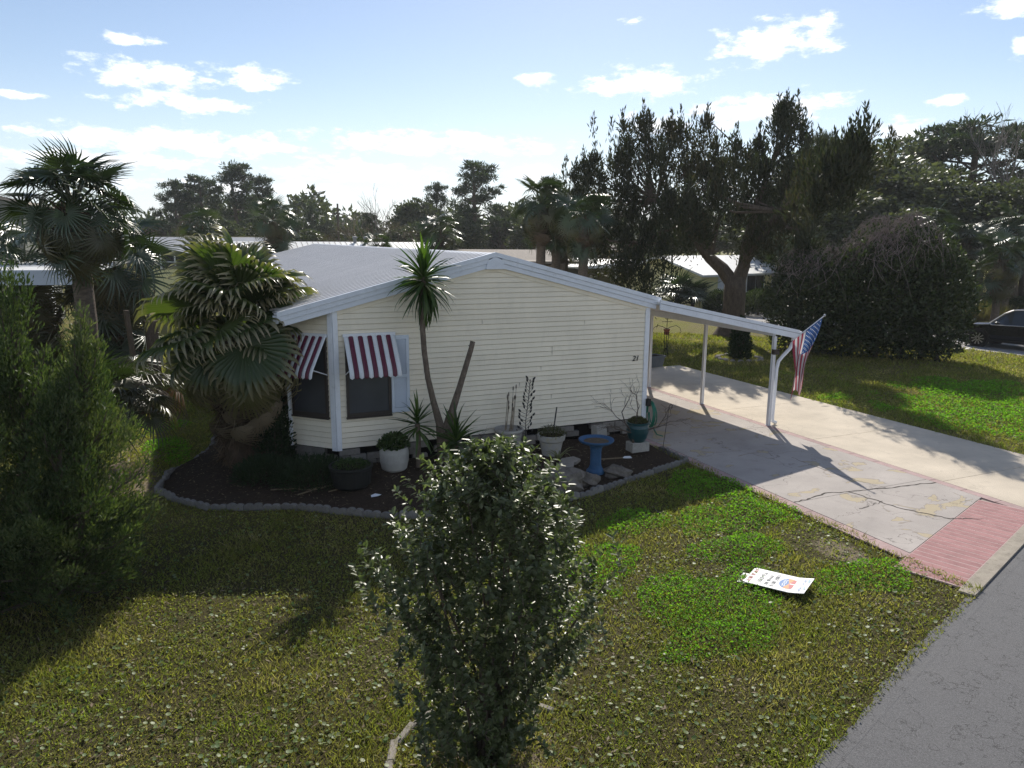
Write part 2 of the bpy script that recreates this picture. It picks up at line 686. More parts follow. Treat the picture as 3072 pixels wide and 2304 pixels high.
MAT = {}
MAT['ground'] = ground_mat()
MAT['asphalt'] = asphalt_mat()
MAT['slab_old'] = slab_mat('painted_concrete', (.405, .365, .335), worn=(.47, .39, .255))
MAT['slab_new'] = slab_mat('pale_concrete', (.56, .485, .385))
MAT['brickred'] = M('painted_red_brick', (.37, .195, .19), .85, .2, .18, 5, dirt=((.42, .30, .27), .45), objvar=.12)
MAT['brickfaded'] = M('faded_red_brick', (.40, .29, .275), .88, .2, .15, 5, dirt=((.36, .20, .19), .6), objvar=.1)
MAT['joint'] = M('pale_joint', (.47, .34, .32), .9, .2, .1, 9)
MAT['kerb'] = M('kerb_concrete', (.34, .30, .245), .92, .2, .2, 4, dirt=((.16, .14, .11), .7), bmp=.3)
MAT['mulch'] = M('dark_mulch', (.040, .028, .020), .98, .1, .45, 22, dirt=((.11, .085, .06), .8), bmp=.9, bscale=45)
MAT['crack'] = M('crack_dark', (.085, .075, .065), 1, .1, .2, 9)
MAT['vinyl'] = M('cream_vinyl', (.85, .77, .62), .55, .35, .06, 1.5, dirt=((.50, .45, .35), .22), objvar=.035, stretch=(1, 1, .4))
MAT['white'] = M('white_metal_paint', (.70, .735, .80), .42, .45, .06, 3, dirt=((.40, .42, .45), .35))
MAT['whitecap'] = M('white_trim', (.78, .80, .84), .45, .4, .05, 3, dirt=((.42, .42, .42), .3))
MAT['roofmetal'] = M('galvalume_roof', (.62, .60, .585), .42, .4, .06, .8, dirt=((.44, .43, .42), .35), metal=.08, objvar=.03)
MAT['roofwhite'] = M('white_roof', (.72, .72, .70), .5, .4, .1, .7, dirt=((.45, .43, .40), .5))
MAT['block'] = M('skirting_block', (.27, .245, .215), .95, .15, .25, 7, dirt=((.10, .09, .08), .6), bmp=.5, bscale=40, objvar=.35)
MAT['dark'] = M('crawlspace_dark', (.012, .011, .010), 1, .05)
MAT['bronze'] = M('bronze_frame', (.035, .026, .022), .45, .5, .1, 6)
MAT['maroon'] = M('maroon_paint', (.105, .012, .034), .45, .45, .12, 5, dirt=((.2, .06, .08), .25))
MAT['awnwhite'] = M('awning_white', (.66, .68, .70), .5, .4, .06, 4, dirt=((.42, .43, .43), .35))
MAT['black'] = M('black_iron', (.012, .011, .011), .6, .4, .2, 9)


def screen_mat():
    m, nt, out = nt_new('screened_glass')
    n = noise(nt, 2.2, 3, .5, objvec(nt))
    col = ramp(nt, n, [(.3, (.030, .034, .043)), (.7, (.05, .056, .068))])
    princ(nt, out, col, .35, .5)
    return m


MAT['screen'] = screen_mat()

# ------------------------------------------------------------------ ground, roads, drive
def struct(name, mb, mat, label=None, parent=None):
    o = mb.build(name, mat, parent)
    if parent is None:
        tag(o, label, None, None, 'structure')
    return o


struct('ground', MB().add([(-700, -60, 0), (700, -60, 0), (700, 1500, 0), (-700, 1500, 0)], [(0, 1, 2, 3)]), MAT['ground'], 'weedy lawn and open ground round the house')
EX, EY = .941, .339       # direction of the near road's edge


def redge(t, n):           # point along the road edge t, n metres into the road
    return (6.12 + EX * t + EY * n, -8.12 + EY * t - EX * n)


ra, rb, rc, rd = redge(-60, .02), redge(70, .02), redge(70, 7.2), redge(-60, 7.2)
struct('road', MB().add([(*ra, .004), (*rb, .004), (*rc, .004), (*rd, .004)], [(3, 2, 1, 0)]), MAT['asphalt'], 'grey asphalt road at the lower right corner')
# the ragged lip of asphalt along the kerb strip and lawn
mb = MB()
vs_, fs_ = [], []
rr = random.Random(3)
for i in range(260):
    t = -12 + i * .1
    w = .05 + .05 * rr.random() + .05 * math.sin(t * 1.3) * math.sin(t * .41)
    a = redge(t, -w)
    b = redge(t, .12)
    vs_ += [(*a, .0055), (*b, .0052)]
    if i:
        fs_.append((2 * i - 2, 2 * i - 1, 2 * i + 1, 2 * i))
mb.add(vs_, fs_)
struct('road_edge', mb, MAT['asphalt'], 'ragged edge of the asphalt road')

drive = struct('driveway', MB().add([(6.6, -7.9, .006), (13.45, -5.43, .006), (13.45, 7.75, .006), (6.6, 7.75, .006)], [(0, 1, 2, 3)]), MAT['kerb'], 'concrete driveway running up under the carport')
# strips: the painted end band follows the road, so the slabs end on a skewed line


def yend(x, n):            # y of the line n metres up from the road edge at x
    t = (x - 6.12 + EY * n) / EX
    return redge(t, -n)[1]


BAND = 1.02
KERBW = .19
for (x0, x1, mat, cuts) in ((6.83, 10.05, 'slab_old', [None, -4.55, -.3, 3.7, 7.75]), (10.24, 13.45, 'slab_new', [None, -4.75, -1.6, 1.5, 4.6, 7.75])):
    n0 = BAND if mat == 'slab_old' else KERBW
    for k in range(len(cuts) - 1):
        g = .006
        y1 = cuts[k + 1] - g
        if k == 0:
            a, b = yend(x0, n0) + .01, yend(x1, n0) + .01
        else:
            a = b = cuts[k] + g
        m_ = MB().prism([(x0, a), (x1, b), (x1, y1), (x0, y1)], .008, .032)
        m_.build('slab', MAT[mat], drive)
# narrow red borders
for (x0, x1) in ((6.58, 6.815), (10.06, 10.235)):
    k = 0
    y = yend((x0 + x1) / 2, BAND if x0 < 8 else KERBW)
    ys = [y]
    while y < 7.7:
        y += .62
        ys.append(min(y, 7.75))
    for a, b in zip(ys[:-1], ys[1:]):
        MB().box(x0, x1, a + .006, b - .006, .008, .030).build('brick', MAT['brickfaded'], drive)
# red band along the road, long thin bricks lying square to the road, pale joints
t0 = (6.58 - 6.12) / EX
n_b = 24
wb = (10.235 - 6.58) / EX / n_b
for i in range(n_b):
    ta = t0 + i * wb + .013
    tb = t0 + (i + 1) * wb - .013
    q = [redge(ta, -KERBW - .012), redge(tb, -KERBW - .012), redge(tb, -BAND + .012), redge(ta, -BAND + .012)]
    MB().prism(q, .008, .031 + .002 * rr.random()).build('brick', MAT['brickred'], drive)
q = [redge(t0 - .02, -KERBW), redge(t0 + n_b * wb + .02, -KERBW), redge(t0 + n_b * wb + .02, -BAND), redge(t0 - .02, -BAND)]
MB().prism(q, .007, .0302).build('joint_bed', MAT['joint'], drive)
q = [redge(t0 - .15, .0), redge(t0 + 9, .0), redge(t0 + 9, -KERBW), redge(t0 - .15, -KERBW)]
MB().prism(q, .007, .034).build('kerb_strip', MAT['kerb'], drive)


def crack(pts, w=.022, z=.035):
    vs_, fs_ = [], []
    r_ = random.Random(len(pts) * 7 + int(pts[0][0] * 10))
    P = []
    for (a, b) in zip(pts[:-1], pts[1:]):
        n = 10
        for k in range(n):
            t = k / n
            P.append((a[0] + (b[0] - a[0]) * t + r_.uniform(-.03, .03), a[1] + (b[1] - a[1]) * t + r_.uniform(-.03, .03)))
    P.append(pts[-1])
    for i, (x, y) in enumerate(P):
        d = Vector((P[min(i + 1, len(P) - 1)][0] - P[max(0, i - 1)][0], P[min(i + 1, len(P) - 1)][1] - P[max(0, i - 1)][1], 0)).normalized()
        ww = w * r_.uniform(.2, .7)
        vs_ += [(x - d.y * ww, y + d.x * ww, z), (x + d.y * ww, y - d.x * ww, z)]
        if i:
            fs_.append((2 * i - 2, 2 * i - 1, 2 * i + 1, 2 * i))
    return MB().add(vs_, fs_).build('crack', MAT['crack'], drive)


crack([(6.85, -4.55), (7.7, -4.42), (8.9, -4.62), (10.05, -4.75)], .03)
crack([(8.15, -4.5), (8.25, -5.4), (8.6, -6.1)], .026)
crack([(8.6, -6.1), (9.1, -6.3)], .018)
crack([(8.3, -5.1), (7.6, -5.2)], .014)
crack([(8.9, -4.6), (8.7, -3.6), (8.75, -2.5)], .012)

# neighbour's street on the right
S2 = Vector((-.20, .98, 0)).normalized()
S2n = Vector((.98, .20, 0)).normalized()
b0 = Vector((27.35, 6.77, 0))
c_ = [b0 - S2 * 40, b0 - S2 * 40 + S2n * 6.2, b0 + S2 * 90 + S2n * 6.2, b0 + S2 * 90]
MAT['street'] = slab_mat('pale_street', (.34, .325, .315))
struct('street', MB().add([(p.x, p.y, .006) for p in c_], [(0, 1, 2, 3)]), MAT['street'], 'pale side street beyond the big hedge')
# garden bed: mulch rising to the wall
BED_F = [(-3.11, .16), (-2.81, -.46), (-2.38, -.99), (-1.83, -1.29), (-1.13, -1.51), (-.59, -1.89), (.06, -2.38), (.52, -2.64), (1.5, -2.95), (2.7, -3.03), (3.77, -2.86), (5.12, -2.40), (6.5, -1.92)]
BED_B = [(6.5, .1), (0, .1), (-.6, .8), (-.73, 4.2), (-1.95, 4.2), (-2.17, 2.56), (-2.49, 1.65), (-2.94, 1.06)]


def inpoly(px, py, poly):
    px = np.asarray(px)
    py = np.asarray(py)
    ins = np.zeros(px.shape, bool)
    n = len(poly)
    for i in range(n):
        x0, y0 = poly[i]
        x1, y1 = poly[(i + 1) % n]
        c = ((y0 > py) != (y1 > py)) & (px < (x1 - x0) * (py - y0) / (y1 - y0 + 1e-12) + x0)
        ins ^= c
    return ins


BED = BED_F + BED_B


def bed_z(x, y):
    # distance to the front edge decides the height of the mound
    d = 9.0
    for (a, b) in zip(BED_F[:-1], BED_F[1:]):
        ax, ay = a
        dx, dy = b[0] - ax, b[1] - ay
        t = max(0, min(1, ((x - ax) * dx + (y - ay) * dy) / (dx * dx + dy * dy)))
        d = min(d, math.hypot(x - ax - t * dx, y - ay - t * dy))
    return .02 + .15 * min(1, d / 1.6)


mb = MB()
stp = .2
xs = np.arange(-3.2, 6.7, stp)
ys = np.arange(-3.2, 4.4, stp)
rr = random.Random(8)
zz = {}
for i, x in enumerate(xs):
    for j, y in enumerate(ys):
        zz[i, j] = len(mb.v)
        ins = bool(inpoly(x, y, BED))
        mb.v.append((x, y, bed_z(x, y) + rr.uniform(-.015, .02) if ins else -.03))
for i in range(len(xs) - 1):
    for j in range(len(ys) - 1):
        cx_, cy_ = xs[i] + stp / 2, ys[j] + stp / 2
        if bool(inpoly(cx_, cy_, BED)):
            mb.f.append((zz[i, j], zz[i + 1, j], zz[i + 1, j + 1], zz[i, j + 1]))
            mb.m.append(0)
struct('garden_bed', mb, MAT['mulch'], 'dark mulched flower bed along the front of the house')

# ------------------------------------------------------------------ the house
HW, XP, LEN = 6.778, 3.146, 21.6
ZB, SL = .5, .251
BAY = .73
RID = 4.14


def roofz(x, off=0.0):
    return RID - SL * abs(x - XP) - off


house = thing('house', 'cream mobile home with a grey ribbed metal roof and striped awnings', 'house', (0, 0, 0))
UND = .27


def prof(x):
    return roofz(x, UND)


plan = [(0, 0), (XP, 0), (HW, 0), (HW, LEN), (XP, LEN), (-BAY, LEN), (-BAY, BAY)]
mb = MB()
n = len(plan)
mb.v = [(x, y, ZB) for x, y in plan] + [(x, y, prof(x)) for x, y in plan]
for i in range(n):
    j = (i + 1) % n
    mb.f.append((i, j, j + n, i + n))
    mb.m.append(0)
mb.f.append(tuple(range(n))[::-1])
mb.m.append(0)
wall = mb.build('wall', MAT['vinyl'], house)
# clapboard courses, front gable then the angled bay wall
CR = .1016


def board(p0, p1, q0, q1, nrm, z0, z1):
    """lower edge p0-p1 at z0, upper edge q0-q1 at z1 (2D points), butt proud of the wall"""
    nx, ny = nrm
    a, b, c = .036, .020, .004
    v = [(p0[0] + nx * a, p0[1] + ny * a, z0), (p1[0] + nx * a, p1[1] + ny * a, z0), (q1[0] + nx * b, q1[1] + ny * b, z1), (q0[0] + nx * b, q0[1] + ny * b, z1),
         (p0[0] + nx * c, p0[1] + ny * c, z0), (p1[0] + nx * c, p1[1] + ny * c, z0), (q0[0] + nx * c, q0[1] + ny * c, z1), (q1[0] + nx * c, q1[1] + ny * c, z1)]
    return MB().add(v, [(0, 1, 2, 3), (4, 5, 1, 0), (3, 2, 7, 6)]).build('siding_board', MAT['vinyl'], wall)


k = 0
while True:
    z0, z1 = ZB + k * CR + .006, ZB + (k + 1) * CR - .004
    if z0 > prof(XP) - .06:
        break

    def xr(z):
        d = (RID - UND - z) / SL
        return max(.0, XP - d), min(HW, XP + d)
    a0, a1 = xr(z0)
    b0_, b1_ = xr(min(z1, prof(XP) - .005))
    board((a0, 0), (a1, 0), (b0_, 0), (b1_, 0), (0, -1), z0, min(z1, prof(XP) - .005))
    if z1 < prof(0) - .0:
        bx = BAY
        top = prof(-BAY)
        s_ = .7071
        if z1 < top:
            board((-BAY, BAY), (0, 0), (-BAY, BAY), (0, 0), (-s_, -s_), z0, z1)
        else:
            t = max(0, min(1, (prof(0) - z1) / (prof(0) - top)))
            t0_ = max(0, min(1, (prof(0) - z0) / (prof(0) - top)))
            board((-BAY * t0_, BAY * t0_), (0, 0), (-BAY * t, BAY * t), (0, 0), (-s_, -s_), z0, z1)
    k += 1
MAT['seam'] = M('seam_grey', (.38, .35, .29), .8)
# butt seams where two lengths of siding meet
mb = MB()
for (x, z, h) in ((4.45, 2.02, 2), (1.95, .92, 2), (3.72, 1.4, 1), (5.2, 2.6, 1), (4.45, 1.1, 1), (2.9, 2.75, 1), (4.2, 1.75, 1)):
    z = ZB + round((z - ZB) / CR) * CR
    mb = MB().box(x, x + .004, -.038, -.003, z + .008, z + CR * h - .006)
    mb.build('siding_seam', MAT['seam'], wall)
# corner trims
mb = MB()
mb.box(-.012, .075, -.054, -.004, ZB - .03, prof(.03) - .01)
Mb = Matrix.Rotation(R(135), 4, 'Z')
mb.add([Mb @ Vector(p) for p in [(-.012, .004, ZB - .03), (.085, .004, ZB - .03), (.085, .054, ZB - .03), (-.012, .054, ZB - .03), (-.012, .004, prof(0) - .01), (.085, .004, prof(-.08) - .01), (.085, .054, prof(-.08) - .01), (-.012, .054, prof(0) - .01)]],
       [(0, 3, 2, 1), (4, 5, 6, 7), (0, 1, 5, 4), (1, 2, 6, 5), (2, 3, 7, 6), (3, 0, 4, 7)])
mb.build('corner_trim', MAT['whitecap'], house)
mb = MB()
mb.tube([(-BAY - .01, BAY - .03, ZB - .02), (-BAY - .01, BAY - .03, prof(-BAY) - .02)], .045, 6)
mb.build('corner_trim', MAT['whitecap'], house)
mb = MB()
mb.box(HW - .075, HW + .034, -.054, -.003, ZB - .02, prof(HW) - .01)
mb.box(HW + .004, HW + .034, -.003, .09, ZB - .02, prof(HW) - .01)
mb.build('corner_trim', MAT['whitecap'], house)
# frieze under the rake
for sgn in (-1, 1):
    mb = MB()
    x0, x1 = (XP, HW) if sgn > 0 else (XP, 0.0)
    v = []
    for x in (x0, x1):
        for (dz) in (.012, -.085):
            for y in (-.044, -.003):
                v.append((x, y, prof(x) + dz))
    mb.add(v, [(0, 1, 5, 4), (2, 6, 7, 3), (0, 4, 6, 2), (1, 3, 7, 5), (0, 2, 3, 1), (4, 5, 7, 6)])
    mb.build('frieze', MAT['vinyl'], house)

# roof: ribbed panels laid eave to ridge
XL, XR = -.98, 7.03
PW = .914
NP = 24
ROOF_Y0 = -.10
roof = MB().prism([(XL, roofz(XL, .05)), (XP, RID - .05), (XR, roofz(XR, .05)), (XR, roofz(XR, .13)), (XP, RID - .16), (XL, roofz(XL, .13))], -.06, LEN + .1, 'y').build('roof', MAT['white'], house)


def panel_mesh(x_eave):
    ribs = 4
    pts = []
    pitch_ = PW / ribs
    for i in range(ribs):
        y = i * pitch_
        pts += [(y, 0), (y + pitch_ * .20, .0), (y + pitch_ * .30, .036), (y + pitch_ * .58, .036), (y + pitch_ * .68, 0)]
    pts.append((PW, 0))
    mb = MB()
    vs_ = []
    dx = x_eave - XP
    L_ = math.hypot(dx, SL * dx)
    nx, nz = (SL * math.copysign(1, dx)) / math.hypot(1, SL), 1 / math.hypot(1, SL)
    for (y, h) in pts:
        vs_.append((XP + nx * h, y, RID - .045 + nz * h))
        vs_.append((x_eave + nx * h, y, roofz(x_eave, .045) + nz * h))
    fs_ = [(2 * i, 2 * i + 1, 2 * i + 3, 2 * i + 2) if dx < 0 else (2 * i, 2 * i + 2, 2 * i + 3, 2 * i + 1) for i in range(len(pts) - 1)]
    return mb.add(vs_, fs_).mesh('roof_panel', MAT['roofmetal'])


pml, pmr = panel_mesh(XL - .03), panel_mesh(XR + .03)
for i in range(NP):
    y = ROOF_Y0 + i * PW
    if y > LEN:
        break
    link('roof_panel', pml, roof, (0, y, 0))
    link('roof_panel', pmr, roof, (0, y, 0))
mb = MB()
mb.prism([(XP - .16, RID - .065), (XP - .015, RID - .012), (XP + .015, RID - .012), (XP + .16, RID - .065), (XP + .15, RID - .075), (XP, RID - .03), (XP - .15, RID - .075)], ROOF_Y0 - .01, LEN + .05, 'y')
mb.build('ridge_cap', MAT['whitecap'], roof)
mb = MB()
for sgn, xe in ((-1, XL), (1, XR)):
    mb.add([(XP, LEN + .02, RID + .0), (XP, LEN + .16, RID + .0), (xe, LEN + .16, roofz(xe) + .0), (xe, LEN + .02, roofz(xe) + .0)], [(0, 1, 2, 3)] if sgn > 0 else [(0, 3, 2, 1)])
mb.build('rear_rake_trim', MAT['whitecap'], roof)
# rake fascia in three stepped boards on each side
for sgn, xe in ((-1, XL), (1, XR)):
    for (o0, o1, y0, y1) in ((-.002, .085, -.135, -.062), (.089, .175, -.118, -.060), (.179, .272, -.098, -.040)):
        v = []
        for x in (XP + sgn * (.14 if o0 > .08 else 0), xe + (0 if o0 < .1 else -sgn * .10)):
            for dz in (-o0, -o1):
                for y in (y0, y1):
                    v.append((x, y, roofz(x) + dz))
        MB().add(v, [(0, 1, 5, 4), (2, 6, 7, 3), (0, 4, 6, 2), (1, 3, 7, 5), (0, 2, 3, 1), (4, 5, 7, 6)]).build('fascia_board', MAT['white'], roof)
# plate over the peak joint
MB().prism([(XP - .20, RID - .325), (XP + .20, RID - .325), (XP + .155, RID - .155), (XP + .02, RID - .092), (XP - .02, RID - .092), (XP - .155, RID - .155)], -.128, -.03, 'y').build('peak_plate', MAT['white'], roof)
# eave fascia and gutter on the left
MB().box(XL - .06, XL + .03, -.07, LEN, roofz(XL, .2), roofz(XL, .06)).build('gutter', MAT['white'], roof)

# skirting of loose blocks with dark gaps behind
skirt = MB().prism([(.05, .06), (HW - .05, .06), (HW - .05, LEN - .1), (-BAY + .06, LEN - .1), (-BAY + .06, BAY + .05)], .0, ZB - .005).build('skirting', MAT['dark'], house)
rr = random.Random(21)
blk = []
for (w, h) in ((.39, .115), (.30, .115), (.20, .115)):
    blk.append((w, MB().bevbox(-w / 2 + .004, w / 2 - .004, -.03, .07, 0, h - .004, .008).mesh('block', MAT['block'])))
for row in range(4):
    z = .0 + row * .122
    x = .02 - (.2 if row % 2 else 0)
    while x < HW - .3:
        w, me = rr.choice(blk)
        miss = .16 if row != 1 else .32
        if row == 3:
            miss = .3
        if x + w / 2 > .1 and rr.random() > miss:
            link('block', me, skirt, (x + w / 2, .0 + rr.uniform(-.012, .015), z), (0, 0, rr.uniform(-.02, .02)))
        x += w + rr.uniform(0, .02)
    t = .05 - (.15 if row % 2 else 0)
    while t < BAY * 1.414 - .25:
        w, me = rr.choice(blk[:2])
        if t + w / 2 > .1 and rr.random() > .1:
            c_ = t + w / 2
            link('block', me, skirt, (-c_ * .7071 + .02, c_ * .7071 + .02, z), (0, 0, R(-45)))
        t += w

# windows
def window(parent, M4, w, z0, z1, zr):
    """w along local x from 0, out of the wall is -y"""
    wn_ = MB()
    fr = .045
    wn_.box(0, fr, -.055, .0, z0, z1, M4)
    wn_.box(w - fr, w, -.055, .0, z0, z1, M4)
    wn_.box(fr, w - fr, -.052, .0, z0, z0 + .075, M4)
    wn_.box(fr, w - fr, -.052, .0, z1 - .05, z1, M4)
    wn_.box(fr, w - fr, -.06, .0, zr - .022, zr + .022, M4)
    win = wn_.build('window', MAT['bronze'], parent)
    MB().box(fr, w - fr, -.036, -.02, z0 + .076, zr - .023, M4).build('pane', MAT['screen'], win)
    MB().box(fr, w - fr, -.030, -.02, zr + .023, z1 - .051, M4).build('pane', MAT['screen'], win)
    MB().box(-.012, w + .012, -.075, -.0, z0 - .028, z0 - .002, M4).build('sill', MAT['bronze'], win)
    return win


def awning(parent, M4, w, ztop, zbot, proj_, nsl=11):
    """curved slats, alternately white and maroon, on two arms"""
    root = MB().box(-.01, w + .01, -.05, -.016, ztop - .01, ztop + .05, M4).build('awning', MAT['whitecap'], parent)
    sw = w / nsl
    for i in range(nsl):
        mar = i % 2 == 1
        pts = []
        for kk in range(9):
            t = kk / 8
            y = -.04 - (proj_ - .04) * (t / .78 if t < .78 else 1 + .12 * math.sin((t - .78) / .22 * 1.5))
            z = ztop - (ztop - zbot) * (.80 * t / .78 if t < .78 else .80 + .20 * ((t - .78) / .22) ** 1.0)
            y += .0
            pts.append((y, z))
        mb = MB()
        g = .002
        up_ = .012 if mar else .0
        vs_ = []
        cross = [(0 + g, 0), (sw * .16, .010), (sw * .5, .014), (sw * .84, .010), (sw - g, 0)]
        for (y, z) in pts:
            for (cx_, ch) in cross:
                vs_.append(M4 @ Vector((i * sw + cx_, y - ch - up_ * .3, z + ch * .5)))
        nc = len(cross)
        fs_ = []
        for a in range(len(pts) - 1):
            for b in range(nc - 1):
                fs_.append((a * nc + b, a * nc + b + 1, (a + 1) * nc + b + 1, (a + 1) * nc + b))
        # rounded lower lip
        base = (len(pts) - 1) * nc
        lip = M4 @ Vector((i * sw + sw * .5, pts[-1][0] - .012, pts[-1][1] - .028))
        vs_.append(lip)
        for b in range(nc - 1):
            fs_.append((base + b, base + b + 1, len(vs_) - 1))
        mb.add(vs_, fs_).build('slat', MAT['maroon'] if mar else MAT['awnwhite'], root, smooth=True)
    for x in (.02, w - .02):
        MB().tube([M4 @ Vector((x, -.02, zbot - .02)), M4 @ Vector((x, -proj_ + .02, zbot + .13))], .011, 6).build('arm', MAT['whitecap'], root)
    return root


I4 = Matrix.Identity(4)
Mf = Matrix.Translation((.19, -.022, 0))
window(house, Mf, .84, 1.10, 2.60, 1.93)
awning(house, Matrix.Translation((.17, -.022, 0)), .96, 2.62, 1.93, .46)
# bay wall: local x runs from the left end to the corner
Mbay = Matrix.Translation((-BAY, BAY, 0)) @ Matrix.Rotation(R(-45), 4, 'Z')
window(house, Mbay @ Matrix.Translation((.10, -.022, 0)), .80, 1.10, 2.60, 1.93)
awning(house, Mbay @ Matrix.Translation((.08, -.022, 0)), .84, 2.62, 1.93, .46)
# shutter with louvres
sh = MB()
x0, x1, z0, z1 = 1.045, 1.395, 1.12, 2.60
sh.box(x0, x0 + .055, -.07, -.03, z0, z1)
sh.box(x1 - .055, x1, -.07, -.03, z0, z1)
sh.box(x0 + .055, x1 - .055, -.068, -.03, z0, z0 + .09)
sh.box(x0 + .055, x1 - .055, -.068, -.03, z1 - .07, z1)
sh.box(x0 + .055, x1 - .055, -.068, -.03, 1.80, 1.86)
MAT['shutter'] = M('shutter_blue_white', (.62, .68, .76), .5, .4, .05, 4)
shut = sh.build('shutter', MAT['shutter'], house)
lv = MB()
for (a, b) in ((z0 + .095, 1.797), (1.863, z1 - .075)):
    n_ = int((b - a) / .03)
    for i in range(n_):
        z = a + (b - a) * (i + .1) / n_
        lv.add([(x0 + .055, -.064, z), (x1 - .055, -.064, z), (x1 - .055, -.04, z + .028), (x0 + .055, -.04, z + .028)], [(0, 1, 2, 3)])
lv.build('louvre', MAT['shutter'], shut)


def text_obj(name, body, size, mat, parent, M4, extrude=.004, shear=0.0, align='LEFT'):
    cu = bpy.data.curves.new(name, 'FONT')
    cu.body = body
    cu.size = size
    cu.extrude = extrude
    cu.shear = shear
    cu.align_x = align
    cu.resolution_u = 3
    tmp = bpy.data.objects.new('tmp', cu)
    COL.objects.link(tmp)
    bpy.context.view_layer.update()
    me = bpy.data.meshes.new_from_object(tmp.evaluated_get(bpy.context.evaluated_depsgraph_get()))
    bpy.data.objects.remove(tmp)
    me.transform(M4)
    me.materials.clear()
    me.materials.append(mat)
    return link(name, me, parent)


Mt = Matrix.Translation((6.40, -.046, 1.80)) @ Matrix.Rotation(R(90), 4, 'X')
text_obj('house_number', '21', .165, MAT['black'], house, Mt, .006, .25)

# ------------------------------------------------------------------ carport
cp = thing('carport', 'white flat carport roof on slim fluted posts over the drive', 'carport', (0, 0, 0))
CX0, CX1, CY0, CY1 = 6.92, 10.93, -.27, 7.55
CZ0, CZ1 = 3.135, 2.31


def cz(x):
    return CZ0 + (CZ1 - CZ0) * (x - CX0) / (CX1 - CX0)


def slab_x(y0, y1, a0, a1, xa=CX0, xb=CX1):
    v = []
    for x in (xa, xb):
        for dz in (a1, a0):
            for y in (y0, y1):
                v.append((x, y, cz(x) + dz))
    return MB().add(v, [(0, 1, 5, 4), (2, 6, 7, 3), (0, 4, 6, 2), (1, 3, 7, 5), (0, 2, 3, 1), (4, 5, 7, 6)])


croof = slab_x(CY0 + .04, CY1, -.10, -.055).build('roof', MAT['roofwhite'], cp)
for i in range(25):
    y = CY0 + .2 + i * .305
    if y < CY1:
        slab_x(y, y + .03, -.054, -.02).build('roof_rib', MAT['roofwhite'], croof)
slab_x(CY0, CY0 + .035, -.215, .0).build('front_fascia', MAT['white'], croof)
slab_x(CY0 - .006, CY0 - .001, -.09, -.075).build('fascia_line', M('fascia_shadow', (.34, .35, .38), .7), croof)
MB().box(CX1 - .03, CX1 + .07, CY0 + .002, CY1, CZ1 - .19, CZ1 - .03).build('gutter', MAT['white'], croof)
PX = 10.23
MB().box(PX - .04, PX + .04, CY0 + .08, CY1 - .05, cz(PX) - .26, cz(PX) - .101).build('beam', MAT['white'], cp)
MAT['post'] = M('post_metal', (.66, .67, .70), .42, .45, .05, 3, dirt=((.42, .41, .40), .3))
for y in (-.20, 2.34, 4.88, 7.4):
    mb = MB()
    s_ = .038
    poly = []
    for (ux, uy) in ((-1, -1), (-.35, -1), (-.3, -.8), (.3, -.8), (.35, -1), (1, -1), (1, -.35), (.8, -.3), (.8, .3), (1, .35), (1, 1), (.35, 1), (.3, .8), (-.3, .8), (-.35, 1), (-1, 1), (-1, .35), (-.8, .3), (-.8, -.3), (-1, -.35)):
        poly.append((PX + ux * s_, y + uy * s_))
    mb.prism(poly, .032, cz(PX) - .265)
    post = mb.build('post', MAT['post'], cp)
    MB().box(PX - .06, PX + .06, y - .05, y + .05, .0325, .04).build('foot_plate', MAT['post'], post)
# downspout on the front post: gutter outlet, two bends, pipe, shoe
ds = MB()
ds.tube([(10.84, -.17, 2.12), (10.83, -.17, 2.00), (10.74, -.18, 1.86), (10.52, -.2, 1.70), (10.40, -.2, 1.58), (10.36, -.2, 1.40), (10.345, -.2, .22), (10.36, -.2, .12), (10.45, -.215, .075)], [.045, .045, .043, .043, .043, .043, .043, .043, .048], 10)
ds.build('downspout', MAT['whitecap'], cp, smooth=True)
MB().tube([(10.449, -.215, .076), (10.453, -.215, .0745)], .038, 10).build('spout_mouth', MAT['dark'], cp)

# ------------------------------------------------------------------ palms
G_LIV = leafmat('fan_palm_leaf', [(.038, .066, .017), (.062, .095, .024), (.088, .115, .034)], .30, .34, .55, tip=((.40, .33, .21), .64), objrand=True)
G_LIVY = leafmat('fan_palm_leaf_tired', [(.10, .11, .03), (.16, .14, .045)], .45, .42, .45, tip=((.33, .27, .17), .35), objrand=True)
G_LIVD = leafmat('fan_palm_leaf_dead', [(.20, .16, .10), (.30, .24, .16)], .3, .55, .35, tcol=(1.1, .9, .6), objrand=True)
G_SAB = leafmat('cabbage_palm_leaf', [(.020, .038, .012), (.034, .056, .017), (.05, .072, .024)], .18, .30, .65, objrand=True)
G_SABY = leafmat('cabbage_palm_leaf_old', [(.045, .05, .018), (.07, .062, .026)], .2, .36, .55, objrand=True)
G_SABD = leafmat('cabbage_palm_leaf_dead', [(.085, .06, .038), (.15, .11, .075)], .15, .5, .4, tcol=(1.1, .85, .6), objrand=True)
MAT['stalk'] = M('leaf_stalk', (.085, .10, .03), .45, .45, .2, 9)
MAT['stalkd'] = M('dry_stalk', (.15, .11, .07), .7, .3, .2, 9)
MAT['palmtrunk'] = M('palm_trunk', (.135, .108, .085), .95, .15, .35, 7, dirt=((.05, .038, .03), .8), bmp=.9, bscale=22, stretch=(1, 1, 3.5))
MAT['boot'] = M('palm_boot', (.12, .085, .058), .9, .2, .35, 9, dirt=((.05, .035, .025), .7), objvar=.25)


